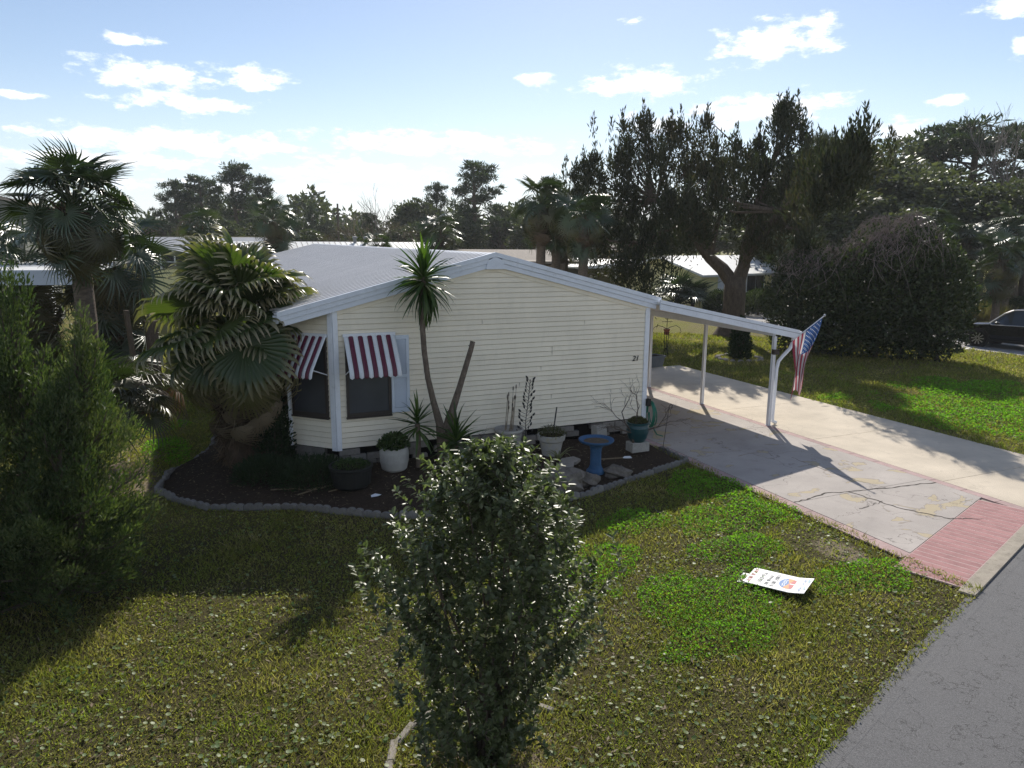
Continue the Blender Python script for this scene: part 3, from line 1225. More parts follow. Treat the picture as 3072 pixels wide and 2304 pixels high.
def fan_leaf(name, mats, n=30, Rb=.85, pet=1.0, spread=4.6, split=.5, d0=.35, d1=1.6, bpitch=-.45, arch=.25, fold=.35, cup=.25, costa=.35, seed=0, st=(.06, .28, None, .72, .87, 1.0), jit=.06):
    g = np.random.default_rng(seed)
    V, F, T = [], [], []
    nb = 0
    ts = [split if t is None else t for t in st]
    cb, sb = math.cos(bpitch), math.sin(bpitch)
    pend = np.array([0, pet, arch * 0])
    for i in range(n):
        a = -spread / 2 + spread * (i + .5) / n + g.normal() * .012
        da = spread / n
        Ls = Rb * (.70 + .30 * math.cos(a * .5)) * g.uniform(1 - jit, 1 + jit)
        pos = np.zeros(3)
        tp = 0
        d = np.array([math.sin(a), math.cos(a), 0])
        s = np.array([math.cos(a), -math.sin(a), 0])
        dj = d1 * g.uniform(.75, 1.25)
        sw = g.normal() * .05
        wsp = split * Ls * math.tan(da / 2) * 1.05
        rows = []
        for t in ts:
            tm = (t + tp) / 2
            ang = cup * (abs(a) / (spread / 2)) ** 2 - d0 * tm - dj * max(0, (tm - split) / (1 - split)) ** 1.15
            ang = max(ang, -1.62)
            dl = (t - tp) * Ls
            pos = pos + (d * math.cos(ang) + s * sw * (t > split)) * dl + np.array([0, 0, math.sin(ang)]) * dl
            tp = t
            w = t * Ls * math.tan(da / 2) * 1.05 if t <= split else wsp * (1 - (t - split) / (1 - split)) ** .8 + .002
            rows.append((pos.copy(), w, t))
        for (p, w, t) in rows:
            for (sx, hz) in ((-1, fold), (0, -fold * .4), (1, fold)):
                q = p + s * sx * w + np.array([0, 0, hz * w])
                q = q - np.array([0, 0, costa * max(0, q[1]) ** 2])
                q = np.array([q[0], q[1] * cb - q[2] * sb, q[1] * sb + q[2] * cb])
                V.append(q + pend)
                T.append(t)
        for r_ in range(len(rows) - 1):
            b = nb + r_ * 3
            F += [(b, b + 1, b + 4, b + 3), (b + 1, b + 2, b + 5, b + 4)]
        nb += len(rows) * 3
    me = npmesh(name, np.array(V), np.array(F), mats[0], np.array(T))
    # stalk
    mb = MB()
    mb.tube([(0, 0, 0), (0, pet * .35, arch * .5 * pet * .3), (0, pet * .75, arch * .35 * pet * .3), (0, pet * 1.06, 0)], [.028, .018, .013, .008], 4, False)
    sm = mb.mesh(name + '_stalk', mats[1])
    import bmesh
    bm = bmesh.new()
    bm.from_mesh(me)
    k = len(bm.faces)
    bm.from_mesh(sm)
    bm.faces.ensure_lookup_table()
    for f in bm.faces[k:]:
        f.material_index = 1
    bm.to_mesh(me)
    bm.free()
    me.materials.clear()
    me.materials.append(mats[0])
    me.materials.append(mats[1])
    bpy.data.meshes.remove(sm)
    return me


def frond(me, parent, c, az_, elev, roll_=0.0, sc=1.0):
    o = link('frond', me, parent)
    o.matrix_local = Matrix.Translation(c) @ Matrix.Rotation(az_, 4, 'Z') @ Matrix.Rotation(elev, 4, 'X') @ Matrix.Rotation(roll_, 4, 'Y') @ Matrix.Scale(sc, 4)
    return o


# big fan palm beside the bay window
LIV = [fan_leaf('fan_frond', (G_LIV, MAT['stalk']), 30, 1.0, .85, 4.3, .60, .02, 1.9, -.10 - .34 * i, .3, .5, .15 - .05 * i, .02, 100 + i, (.06, .3, None, .8, .92, 1.0)) for i in range(4)]
LIVY = [fan_leaf('fan_frond', (G_LIVY, MAT['stalk']), 34, .88, .9, 4.4, .40, .6, 2.0, -.8, .2, .35, .0, .45, 110 + i) for i in range(2)]
LIVD = [fan_leaf('fan_frond', (G_LIVD, MAT['stalkd']), 26, .85, .95, 2.6, .35, 1.0, 1.8, -.9, .1, .5, -.3, .6, 120 + i, jit=.18) for i in range(2)]
fp = thing('fan_palm', 'broad fan palm with drooping pale leaf tips beside the bay window', 'palm', (-1.6, 1.0, .1))
rr = random.Random(31)
mb = MB()
prof_ = []
for i in range(14):
    z = i * .2
    prof_.append((.36 - .10 * min(1, z / 1.2) + .03 * math.sin(i * 2.1), z))
mb.lathe(prof_, 14, jit=.10, rr=rr)
mb.build('trunk', MAT['boot'], fp)
wedge = MB().add([(-.05, 0, 0), (.05, 0, 0), (.035, .12, .22), (-.035, .12, .22), (0, .20, .45), (0, -.03, 0), (0, .08, .24)], [(0, 1, 2, 3), (3, 2, 4), (0, 3, 6, 5), (1, 5, 6, 2), (3, 4, 6), (2, 6, 4)]).mesh('leaf_base', MAT['boot'])
for i in range(120):
    z = .05 + 2.1 * i / 120
    a = i * 2.399
    r_ = .30 - .06 * min(1, z / 1.2)
    o = link('leaf_base', wedge, fp)
    o.matrix_local = Matrix.Translation((math.cos(a) * r_, math.sin(a) * r_, z)) @ Matrix.Rotation(a - R(90), 4, 'Z') @ Matrix.Rotation(R(rr.uniform(-25, 25)), 4, 'X') @ Matrix.Scale(rr.uniform(.7, 1.15), 4)
# shaggy brown fibre and dead strips round the trunk
g = np.random.default_rng(5)
n = 1500
a = g.uniform(0, 6.28, n)
z = g.uniform(.15, 2.3, n)
P = np.stack([np.cos(a) * .33, np.sin(a) * .33, z], 1)
D = np.stack([np.cos(a) * .5, np.sin(a) * .5, -np.ones(n) * g.uniform(.3, 1.3, n)], 1) + g.normal(size=(n, 3)) * .25
V, F = leaf_quads(P, D, g.uniform(.15, .5, n), .018, g)
tag(link('fibre', npmesh('fibre', V, F, leafmat('palm_fibre', [(.055, .035, .022), (.10, .068, .042), (.17, .125, .085)], 0, .9, .15)), fp), kind='stuff')
NL = 56
for i in range(NL):
    t = i / (NL - 1)
    azi = i * 2.39996 + rr.uniform(-.2, .2)
    elev = R(86 - 118 * t ** .95 + rr.uniform(-7, 7))
    c = (0, 0, 2.72 - .75 * t)
    me = LIV[min(3, int(t * 4.6 + rr.uniform(-.5, .5)))] if t < .86 else LIVY[i % 2]
    frond(me, fp, c, azi, elev + R(rr.uniform(-14, 14)), rr.uniform(-1.0, 1.0), rr.uniform(.8, 1.12))
for i in range(17):
    frond(LIVD[i % 2], fp, (0, 0, 2.0 - .04 * i), i * 2.39996 + .7, R(rr.uniform(-62, -25)), rr.uniform(-.6, .6), rr.uniform(.8, 1.05))

# cabbage palms
SAB = [fan_leaf('palm_frond', (G_SAB, MAT['stalk']), 27, .68, .80, 5.3, .34, .05, .25 + .25 * i, -.15 - .35 * i, .25, .45, .25, .20, 200 + i, (.06, None, .66, 1.0), .12) for i in range(3)]
SABY = [fan_leaf('palm_frond', (G_SABY, MAT['stalk']), 25, .68, .80, 4.8, .28, .3, .7, -.95, .2, .5, .05, .35, 210 + i, (.06, None, .68, 1.0), .12) for i in range(2)]
SABD = [fan_leaf('palm_frond', (G_SABD, MAT['stalkd']), 24, .80, .70, 3.0, .25, 1.0, .9, -1.0, .1, .5, -.2, .7, 220 + i, (.08, None, .7, 1.0), .2) for i in range(2)]
sab_wedge = wedge.copy()
sab_trunks = {}


def sabal(name, label, loc, top, tr=.2, nl=30, nd=10, sc=1.0, group='cabbage palms', seed=1, lean=(0, 0), boots=26, skirt=0, stuffed=False):
    rr = random.Random(seed)
    t = thing(name, label, 'palm', loc, rr.uniform(0, 6.28), group)
    H = top - 1.15 * sc
    mb = MB()
    pts, rad = [], []
    for i in range(12):
        u = i / 11
        pts.append((lean[0] * u * u, lean[1] * u * u, H * u))
        rad.append(tr * (1.25 - .35 * min(1, u * 4) + .10 * max(0, u - .7) / .3) * rr.uniform(.96, 1.04))
    mb.tube(pts, rad, 12)
    mb.build('trunk', MAT['palmtrunk'], t, smooth=True)
    cx_, cy_ = lean
    for i in range(boots):
        a = i * 2.4
        z = H - .05 - .6 * sc * i / max(1, boots)
        o = link('leaf_base', sab_wedge, t)
        o.matrix_local = Matrix.Translation((cx_ + math.cos(a) * tr, cy_ + math.sin(a) * tr, z - .1)) @ Matrix.Rotation(a - R(90), 4, 'Z') @ Matrix.Rotation(R(rr.uniform(-20, 15)), 4, 'X') @ Matrix.Scale(rr.uniform(.8, 1.2), 4)
    for i in range(2, nl):
        u = i / (nl - 1)
        me = SAB[i % 3] if u < .75 else SABY[i % 2]
        frond(me, t, (cx_, cy_, H + .1 - .25 * u), i * 2.39996 + rr.uniform(-.2, .2), R(77 - 122 * u ** .95 + rr.uniform(-15, 15) * min(1, u * 5)), rr.uniform(-.9, .9), sc * rr.uniform(.85, 1.15))
    for i in range(nd):
        u = i / max(1, nd)
        me = (SABD + SABY)[i % 4] if rr.random() < .8 else SAB[0]
        frond(me, t, (cx_, cy_, H - .1 - .35 * u - skirt * u), i * 2.39996 + .3, R(rr.uniform(-78, -35)), rr.uniform(-.6, .6), sc * rr.uniform(.85, 1.05))
    return t


sabal('cabbage_palm', 'tall cabbage palm with a bare brown trunk left of the fan palm', (-4.38, 4.36, 0), 6.1, .22, 52, 12, 1.05, seed=3, boots=44)
sabal('cabbage_palm', 'shaggy cabbage palm whose brown skirt hangs right of the tall trunk', (-4.35, 10.4, 0), 5.2, .2, 34, 80, 1.35, seed=4, skirt=2.1)
sabal('cabbage_palm', 'shaggy cabbage palm at the left edge behind the tall trunk', (-6.35, 10.15, 0), 5.1, .2, 34, 76, 1.35, seed=5, skirt=2.1)
PALMS = [(10.7, 13.5, 6.85, 'stout cabbage palm with a full crown, tallest over the carport side', 34, 14, 1.05, .3),
         (12.6, 15.9, 6.2, 'cabbage palm just right of the stout one above the roof slope', 24, 10, .95, .3),
         (14.8, 19.3, 5.7, 'thin cabbage palm third along behind the roof slope', 22, 10, .95, .3),
         (11.7, 11.8, 6.3, 'dark cabbage palm with a long trunk next to the cedar', 26, 14, 1.0, .4),
         (10.7, 26.4, 5.9, 'cabbage palm rising above the middle of the roof ridge', 28, 16, 1.1, .4),
         (-1.3, 36.5, 6.2, 'round shaggy palm in front of the screened porch roof', 30, 60, 1.15, 1.6),
         (2.0, 28.2, 6.5, 'round dark palm with a hanging skirt left of the house ridge', 30, 60, 1.1, 1.6),
         (34.2, 14.3, 6.3, 'cabbage palm poking up behind the vine covered hedge', 28, 20, 1.25, .7),
         (39.9, 13.6, 6.4, 'tallest cabbage palm at the right edge, above the low pale one', 30, 24, 1.3, .7),
         (34.6, 10.6, 5.0, 'low cabbage palm with pale fronds at the right edge', 28, 26, 1.25, .6),
         (40.3, 16.6, 5.8, 'cabbage palm standing between the hedge and the right edge palms', 28, 20, 1.25, .6),
         (28.4, 18.0, 4.9, 'silvery cabbage palm between the cedar trunk and the big hedge', 28, 16, 1.2, .4),
         (6.4, 23.4, 4.75, 'small palm top just showing above the roof ridge', 22, 6, .7, .1)]
for i, (x, y, zt, lb, nl, nd, sc, sk) in enumerate(PALMS):
    sabal('cabbage_palm', lb, (x, y, 0), zt, .21 if i < 5 else .2, nl, nd, sc, seed=20 + i, skirt=sk, boots=12)
# low palmettos, no trunk to speak of


def palmetto(label, loc, n=14, sc=1.0, seed=1, meshes=None):
    rr = random.Random(seed)
    t = thing('palmetto', label, 'palm', loc, rr.uniform(0, 6), 'low palmettos')
    MB().lathe([(.12, -.05), (.13, .1), (.06, .25)], 8).build('stem', MAT['boot'], t)
    ms = meshes or SAB
    for i in range(n):
        u = i / n
        frond(ms[i % len(ms)], t, (0, 0, .15), i * 2.4, R(82 - 75 * u + rr.uniform(-8, 8)), rr.uniform(-.5, .5), sc * rr.uniform(.85, 1.1))
    return t


palmetto('pale low palmetto between the juniper and the fan palm', (-4.05, 1.9, 1.0), 15, 1.0, 41, SAB[:1] + SABY)
palmetto('half dry palmetto with silvery fronds left of the fan palm', (-3.45, 2.5, .9), 15, 1.05, 42, SABY + SABD[:1])
palmetto('small drooping palmetto low beside the juniper', (-3.55, .95, .9), 13, .95, 43, SABY)
palmetto('dark palmetto in front of the yellow house', (25.9, 25.0, .2), 20, 1.9, 44)
palmetto('wide palmetto against the wall of the yellow house', (27.2, 25.2, .2), 14, 1.6, 45)

# ------------------------------------------------------------------ yucca
G_YUC = leafmat('yucca_leaf', [(.028, .062, .012), (.045, .09, .016), (.08, .13, .026)], .4, .36, .5, objrand=True)
G_YUCD = leafmat('yucca_dead_leaf', [(.07, .045, .028), (.14, .10, .06)], .1, .7, .3, objrand=True)


def sword(name, mat, L=.6, W=.045, curve=.25, seed=0):
    V, F = [], []
    n = 6
    y = z = 0.0
    for i in range(n + 1):
        t = i / n
        ang = -curve * t * t
        if i:
            y += L / n * math.cos(ang)
            z += L / n * math.sin(ang)
        w = W * .5 * min(1, .55 + t * 1.6) * (1 - t ** 2.4) + .0008
        for sx, h in ((-1, .35), (0, -.1), (1, .35)):
            V.append((sx * w, y, z + h * w))
    for i in range(n):
        b = i * 3
        F += [(b, b + 1, b + 4, b + 3), (b + 1, b + 2, b + 5, b + 4)]
    return npmesh(name, np.array(V), np.array(F), mat)


SW = [sword('sword_leaf', G_YUC, .68, .066, .25 + .3 * i) for i in range(3)]
SWD = [sword('dead_leaf', G_YUCD, .55, .035, .5)]


def rosette(parent, c, n, e0, e1, sc, seed, tilt=0.0, meshes=None):
    rr = random.Random(seed)
    for i in range(n):
        u = i / (n - 1)
        e = R(e0 + (e1 - e0) * u ** .8 + rr.uniform(-9, 9))
        o = link('leaf', (meshes or SW)[rr.randrange(len(meshes or SW))], parent)
        o.matrix_local = Matrix.Translation((c[0], c[1], c[2] - .28 * sc * u)) @ Matrix.Rotation(i * 2.39996 + rr.uniform(-.3, .3), 4, 'Z') @ Matrix.Rotation(e, 4, 'X') @ Matrix.Rotation(rr.uniform(-.5, .5), 4, 'Y') @ Matrix.Scale(sc * rr.uniform(.8, 1.12), 4)


MAT['yuccabark'] = M('yucca_bark', (.16, .125, .098), .95, .15, .4, 14, dirt=((.045, .035, .028), .8), bmp=1.0, bscale=35, stretch=(1, 1, .6))
yu = thing('yucca_tree', 'tall yucca with a green head on a bent trunk, against the wall', 'yucca', (1.9, -.55, .15))
mb = MB()
P = [(0, 0, -.05), (-.02, 0, .3), (-.07, 0, .8), (-.19, 0, 1.25), (-.29, 0, 1.7), (-.35, 0, 2.2), (-.38, 0, 2.7), (-.36, 0, 3.2), (-.34, 0, 3.55)]
mb.tube(P, [.13, .10, .075, .058, .052, .05, .05, .055, .05], 10)
mb.build('trunk', MAT['yuccabark'], yu, smooth=True)
mb = MB()
mb.tube([(.05, -.02, .2), (.10, -.02, .72), (.20, -.02, 1.1), (.32, -.02, 1.45), (.45, -.02, 1.85), (.57, -.02, 2.22), (.60, -.02, 2.34)], [.12, .085, .07, .058, .052, .048, .048], 10)
mb.build('cut_trunk', MAT['yuccabark'], yu, smooth=True)
MB().tube([(.02, -.02, .62), (.11, -.02, .92), (.13, -.02, 1.02)], [.07, .06, .05], 9).build('stub', MAT['yuccabark'], yu)
MB().tube([(.56, -.02, 2.2), (.53, -.03, 2.26), (.50, -.05, 2.27)], [.02, .015, .006], 6).build('stub', MAT['yuccabark'], yu)
rosette(yu, (-.34, 0, 3.62), 130, 88, -78, 1.05, 51)
rr = random.Random(9)
for i in range(34):
    z = 3.35 - 1.1 * (i / 34) ** 1.2
    o = link('dead_leaf', SWD[0], yu)
    o.matrix_local = Matrix.Translation((-.36, 0, z)) @ Matrix.Rotation(i * 2.4, 4, 'Z') @ Matrix.Rotation(R(rr.uniform(-88, -74)), 4, 'X') @ Matrix.Scale(rr.uniform(.7, 1.1), 4)
y2 = thing('yucca', 'small yucca with spiky leaves beside the white round pot', 'yucca', (1.38, -.6, .15))
MB().tube([(0, 0, 0), (.02, 0, .5), (0, 0, .85)], [.05, .045, .05], 8).build('trunk', MAT['yuccabark'], y2)
rosette(y2, (0, 0, .95), 46, 85, -45, .8, 52)
y3 = thing('yucca', 'dark low yucca clump at the foot of the tall yucca', 'yucca', (2.05, -.85, .12))
MB().tube([(0, 0, 0), (0, 0, .45)], [.06, .05], 8).build('trunk', MAT['yuccabark'], y3)
rosette(y3, (0, 0, .62), 60, 88, -50, 1.0, 53)

# ------------------------------------------------------------------ shrubs
def tubes_np(name, segs, mat, parent, n=5):
    mb = MB()
    for pts, rad in segs:
        mb.tube(pts, rad, n, False)
    return mb.build(name, mat, parent)


MAT['bark'] = M('grey_bark', (.115, .09, .07), .95, .15, .35, 9, dirt=((.04, .032, .026), .7), bmp=.9, bscale=25, stretch=(1, 1, .35))
MAT['twig'] = M('twig_brown', (.10, .078, .062), .9, .2, .3, 20)
G_FEI = leafmat('grey_green_leaf', [(.066, .08, .036), (.11, .13, .056), (.165, .185, .092), (.23, .24, .14)], .40, .38, .5, tcol=(1.0, 1.25, .55))
sb = thing('front_shrub', 'big grey-green glossy leaved shrub on the lawn in front', 'shrub', (-.27, -8.34, 0))
g = np.random.default_rng(77)
ZR = [0, .3, .6, 1.0, 1.5, 2.0, 2.35, 2.6, 2.78, 2.9]
RRr = [.26, .50, .64, .76, .88, .92, .80, .58, .34, .1]
tips, segs = [], []
nT = 780
for i in range(nT):
    z = 2.85 * g.beta(1.35, 1.05)
    rm = np.interp(z, ZR, RRr)
    a = g.uniform(0, 2 * math.pi)
    lump = 1 + .20 * math.sin(3 * a + z * 2.3) + .14 * math.sin(5 * a - z * 4.1)
    r_ = rm * lump * math.sqrt(g.uniform(.12, 1))
    tips.append((r_ * math.cos(a) + .03 * z - .05, r_ * math.sin(a) * .9, z))
tips = np.array(tips)
for i in range(22):
    a = i * 2.4
    e = tips[g.integers(nT)]
    e = np.array([e[0], e[1], max(e[2], 1.2)])
    b = np.array([math.cos(a) * .12, math.sin(a) * .12, 0])
    m1 = b * .7 + e * .3 + np.array([0, 0, .25])
    m2 = b * .25 + e * .75 + np.array([0, 0, .12])
    segs.append(([b, m1, m2, e], [.017, .013, .008, .003]))
tubes_np('stem', segs, MAT['bark'], sb, 5)
LP, LD = [], []
tw = []
for (x, y, z) in tips:
    out = np.array([x, y, 0])
    out = out / (np.linalg.norm(out) + 1e-6)
    ax = unit(out * g.uniform(.1, .8) + np.array([0, 0, 1.0]) * g.uniform(.5, 1.1) + g.normal(size=3) * .25)
    L_ = g.uniform(.22, .42)
    st_ = np.array([x, y, z]) - ax * L_
    tw.append(([st_, st_ + ax * L_], [.004, .0015]))
    k = int(g.uniform(24, 38))
    for j in range(k):
        t = (j + .5) / k
        p = st_ + ax * L_ * t
        side = unit(np.cross(ax, rdir(1, g)[0]))
        LP.append(p)
        LD.append(ax * g.uniform(.1, .75) + side * g.uniform(.6, 1.1))
LP, LD = np.array(LP), np.array(LD)
keep = LP[:, 2] > .08
LP, LD = LP[keep], LD[keep]
V, F = leaf_folded(LP, LD, g.uniform(.042, .074, len(LP)), g.uniform(.025, .040, len(LP)), g, 1.8)
tag(link('foliage', npmesh('foliage', V, F, G_FEI), sb), kind='stuff')
tubes_np('twig', tw, MAT['twig'], sb, 3)
tag(sb.children[-1], kind='stuff')


def needle_bush(name, label, loc, lobes, mat, nbr, nper, L, W, seed, cat='shrub', spread=.16, start=.25, up=.9, trunk=True, group=None):
    """lobes: (x, y, height, radius) plumes; feathery sprigs along upswept branches"""
    g = np.random.default_rng(seed)
    t = thing(name, label, cat, loc, 0, group)
    segs = []
    PP, DD = [], []
    for (lx, ly, h, r_) in lobes:
        for b in range(nbr):
            u = g.uniform(0, 1) ** .8
            z = h * (.06 + .94 * u)
            rad = r_ * (math.sin(min(1, (1 - u) * 1.25 + .06) * math.pi / 2)) * (.55 + .45 * math.sqrt(g.uniform(0, 1))) * g.uniform(.8, 1.12)
            a = g.uniform(0, 6.2832)
            e = np.array([lx + rad * math.cos(a), ly + rad * math.sin(a), z])
            s_ = np.array([lx * .9 + .1 * rad * math.cos(a), ly * .9 + .1 * rad * math.sin(a), max(.05, z * .80 - .12)])
            m_ = s_ * .45 + e * .55 + np.array([rad * math.cos(a), rad * math.sin(a), -.25 * rad]) * .18
            if b % 3 == 0:
                segs.append(([s_, m_, e], [.018, .010, .003]))
            k = nper
            q = g.uniform(start, 1.02, k)
            p = ((1 - q) ** 2)[:, None] * s_ + (2 * q * (1 - q))[:, None] * m_ + (q ** 2)[:, None] * e
            ax = unit(e - m_)
            off = g.normal(size=(k, 3)) * (spread * (1.15 - q * .75))[:, None]
            PP.append(p + off)
            DD.append(ax * .8 + np.array([0, 0, up]) + unit(off + 1e-6) * .55 + g.normal(size=(k, 3)) * .3)
    PP, DD = np.concatenate(PP), np.concatenate(DD)
    kp = PP[:, 2] > .03
    PP, DD = PP[kp], DD[kp]
    V, F = leaf_quads(PP, DD, g.uniform(.6, 1.3, len(PP)) * L, g.uniform(.7, 1.3, len(PP)) * W, g)
    tag(link('foliage', npmesh('foliage', V, F, mat), t), kind='stuff')
    if trunk:
        for (lx, ly, h, r_) in lobes:
            segs.append(([(lx * .5, ly * .5, 0), (lx * .8, ly * .8, h * .3), (lx, ly, h * .8)], [.09, .06, .015]))
        tag(tubes_np('branch', segs, MAT['twig'], t, 4), kind='stuff')
    return t


G_JUN = leafmat('juniper_sprig', [(.022, .038, .014), (.05, .078, .026), (.10, .125, .05), (.18, .185, .10)], .3, .55, .3, big=1.3)
needle_bush('juniper', 'feathery green juniper filling the left edge of the lawn', (-4.6, -3.35, 0),
            [(.35, .1, 4.15, .85), (1.05, -.2, 3.55, .62), (-.55, .1, 3.9, 1.0), (.75, -.45, 2.7, .95), (-.2, -.6, 2.7, 1.1), (1.0, .25, 2.9, .72), (-1.4, .2, 3.6, 1.0), (.2, .3, 3.2, 1.1), (.6, -.3, 1.7, 1.0), (-.7, -.5, 1.6, 1.1)],
            G_JUN, 58, 170, .07, .02, 91, spread=.09, up=.35)
G_JUN2 = leafmat('olive_sprig', [(.04, .055, .018), (.07, .085, .03), (.10, .11, .045)], .25, .55, .3)

# giant dark hedge with bare vines over its top
G_HED = leafmat('dark_hedge_leaf', [(.014, .022, .009), (.026, .038, .013), (.045, .062, .02), (.085, .105, .035)], .25, .45, .4, big=.5)
hd = thing('giant_hedge', 'huge dark evergreen thicket with bare vines, right of the flag', 'hedge', (21.5, 7.2, 0))
g = np.random.default_rng(15)
LOB = [(-1.3, 1.9, 1.8, 1.35, 1.35, 2.1), (-.8, 1.0, 1.9, 1.5, 1.4, 2.1), (-.2, .2, 2.0, 1.5, 1.4, 2.2), (.35, -.5, 2.3, 1.45, 1.4, 2.3), (.9, -1.1, 2.5, 1.4, 1.4, 2.6), (1.45, -1.55, 2.4, 1.3, 1.3, 2.5), (1.9, -1.9, 2.0, 1.1, 1.1, 2.0), (1.0, .3, 2.6, 1.6, 1.6, 2.5), (-.6, 2.0, 2.1, 1.5, 1.5, 2.1)]
PP, DD = [], []
for (x, y, z, a, b, c) in LOB:
    d = rdir(5200, g)
    q = g.uniform(.72, 1.03, 5200)[:, None]
    PP.append(np.array([x, y, z]) + d * (q + .10 * np.sin(d[:, :1] * 9 + x * 3) * np.cos(d[:, 2:] * 8 + y * 2)) * np.array([a, b, c]))
    DD.append(d * .6 + rdir(5200, g) * .9 + np.array([0, 0, .5]))
PP, DD = np.concatenate(PP), np.concatenate(DD)
kp = PP[:, 2] > .05
PP, DD = PP[kp], DD[kp]
PP += g.normal(size=PP.shape) * .07
V, F = leaf_quads(PP, DD, g.uniform(.10, .26, len(PP)), g.uniform(.045, .1, len(PP)), g)
tag(link('foliage', npmesh('foliage', V, F, G_HED), hd), kind='stuff')
segs = []
for i in range(9):
    x, y = LOB[i][0], LOB[i][1]
    segs.append(([(x, y, 0), (x + .1, y, 1.5), (x, y + .1, 3.2)], [.10, .07, .03]))
tag(tubes_np('stem', segs, MAT['bark'], hd, 5), kind='stuff')
segs = []
for i in range(1500):
    k = g.choice([1, 2, 3, 3, 4, 4, 7, 0])
    x, y, z, a, b, c = LOB[k]
    th = g.uniform(0, 6.28)
    ph = g.uniform(.05, .95)
    pts = []
    dth, dph = g.normal() * .30, g.normal() * .22 + .05
    rr_ = 1.0 + g.uniform(0, .10)
    for j in range(5):
        pts.append((x + a * rr_ * math.sin(ph) * math.cos(th), y + b * rr_ * math.sin(ph) * math.sin(th), z + c * rr_ * math.cos(ph) + g.normal() * .06))
        th += dth * .3 + g.normal() * .05
        ph += dph * .3 + g.normal() * .05
        rr_ += g.normal() * .025
    segs.append((pts, [.008, .008, .007, .006, .004]))
tag(tubes_np('vine', segs, M('bare_vine', (.25, .195, .18), .9, .2, .3, 8), hd, 3), kind='stuff')

# ------------------------------------------------------------------ the big cedar
G_CED = leafmat('cedar_sprig', [(.014, .022, .010), (.028, .037, .016), (.048, .05, .024), (.085, .066, .036)], .22, .6, .25, big=.35)
CEDAR_T = [(16.53, 17.11, 9.75), (17.32, 17.8, 9.1), (17.87, 17.45, 10.18), (17.54, 16.47, 8.96), (17.51, 15.28, 8.23), (18.37, 15.9, 9.59), (19.29, 16.48, 9.85), (20.11, 17.12, 8.54), (19.65, 14.96, 9.79), (20.59, 15.5, 8.82), (19.0, 14.2, 7.61), (19.38, 12.61, 8.63), (22.16, 15.5, 7.85), (21.41, 13.51, 8.93), (20.34, 11.78, 7.75), (21.95, 13.02, 10.09), (22.19, 12.8, 10.32), (23.19, 13.23, 10.34), (21.58, 12.0, 8.87), (20.76, 10.02, 7.88), (19.63, 8.32, 6.81), (19.68, 8.27, 7.9), (19.3, 7.22, 7.69), (19.54, 6.97, 7.2), (19.28, 6.52, 7.93), (19.42, 6.37, 8.15), (19.6, 6.17, 8.4), (20.0, 6.47, 7.65), (15.49, 18.88, 8.16), (15.97, 18.61, 8.37), (15.78, 17.57, 7.33), (16.88, 18.08, 6.54), (15.8, 19.85, 7.05), (16.79, 16.96, 7.32), (17.11, 16.75, 5.85), (18.16, 17.26, 6.97), (18.3, 15.95, 6.89), (18.41, 14.64, 6.42), (20.29, 14.45, 6.87), (19.78, 12.27, 6.34), (21.82, 13.14, 6.64), (20.99, 11.19, 7.07), (20.61, 10.16, 5.89), (20.81, 11.35, 5.37), (19.91, 8.04, 5.96), (20.22, 9.14, 4.77), (20.93, 12.6, 5.2), (16.25, 16.12, 4.77), (16.8, 15.76, 3.94), (17.19, 15.5, 2.89), (16.82, 16.94, 3.49), (18.23, 16.0, 4.37), (18.94, 16.73, 5.46), (20.6, 16.75, 5.27), (17.27, 15.44, 5.4), (16.92, 18.05, 5.23), (16.63, 19.39, 5.93), (19.95, 7.26, 6.42), (19.96, 7.98, 6.97), (19.84, 6.65, 7.34), (16.49, 17.14, 8.36), (20.87, 15.27, 7.98), (21.15, 13.73, 8.06), (22.11, 11.49, 8.84), (19.87, 16.05, 8.22)]
ce = thing('cedar_tree', 'large dark spreading cedar with a forked trunk on the side lawn', 'tree', (20.95, 13.95, 0))
base = np.array([20.95, 13.95, 0])
CT = np.array(CEDAR_T)
CT[(CT[:, 1] < 8.5)] = (CT[CT[:, 1] < 8.5] - np.array([-2.36, -13.53, 4.39])) * .93 + np.array([-2.36, -13.53, 4.39])
CT = np.concatenate([CT, np.array([(17.2, 12.4, 5.9), (16.7, 12.0, 6.6), (17.9, 12.9, 5.3), (16.4, 13.0, 6.2), (17.6, 11.6, 6.4), (15.9, 18.4, 6.2), (15.6, 18.2, 5.2), (16.2, 18.9, 4.4), (15.2, 19.3, 7.4)])])
T_ = CT - base
g = np.random.default_rng(44)
PP, DD = [], []
segs = []
F1 = np.array([-.9, .8, 3.6])       # fork of the left limb
F2 = np.array([.25, -.3, 4.2])      # right leader
F3 = np.array([-.6, -3.2, 5.6])     # limb swinging towards the drive
NODES = [np.array([-1.9, 1.5, 5.2]), np.array([-2.9, 2.4, 6.2]), np.array([-.6, .6, 5.6]), np.array([.5, -.6, 6.2]), np.array([.9, -.8, 7.6]), F3, np.array([-1.2, -5.6, 6.6]), np.array([-3.6, 2.6, 4.2])]
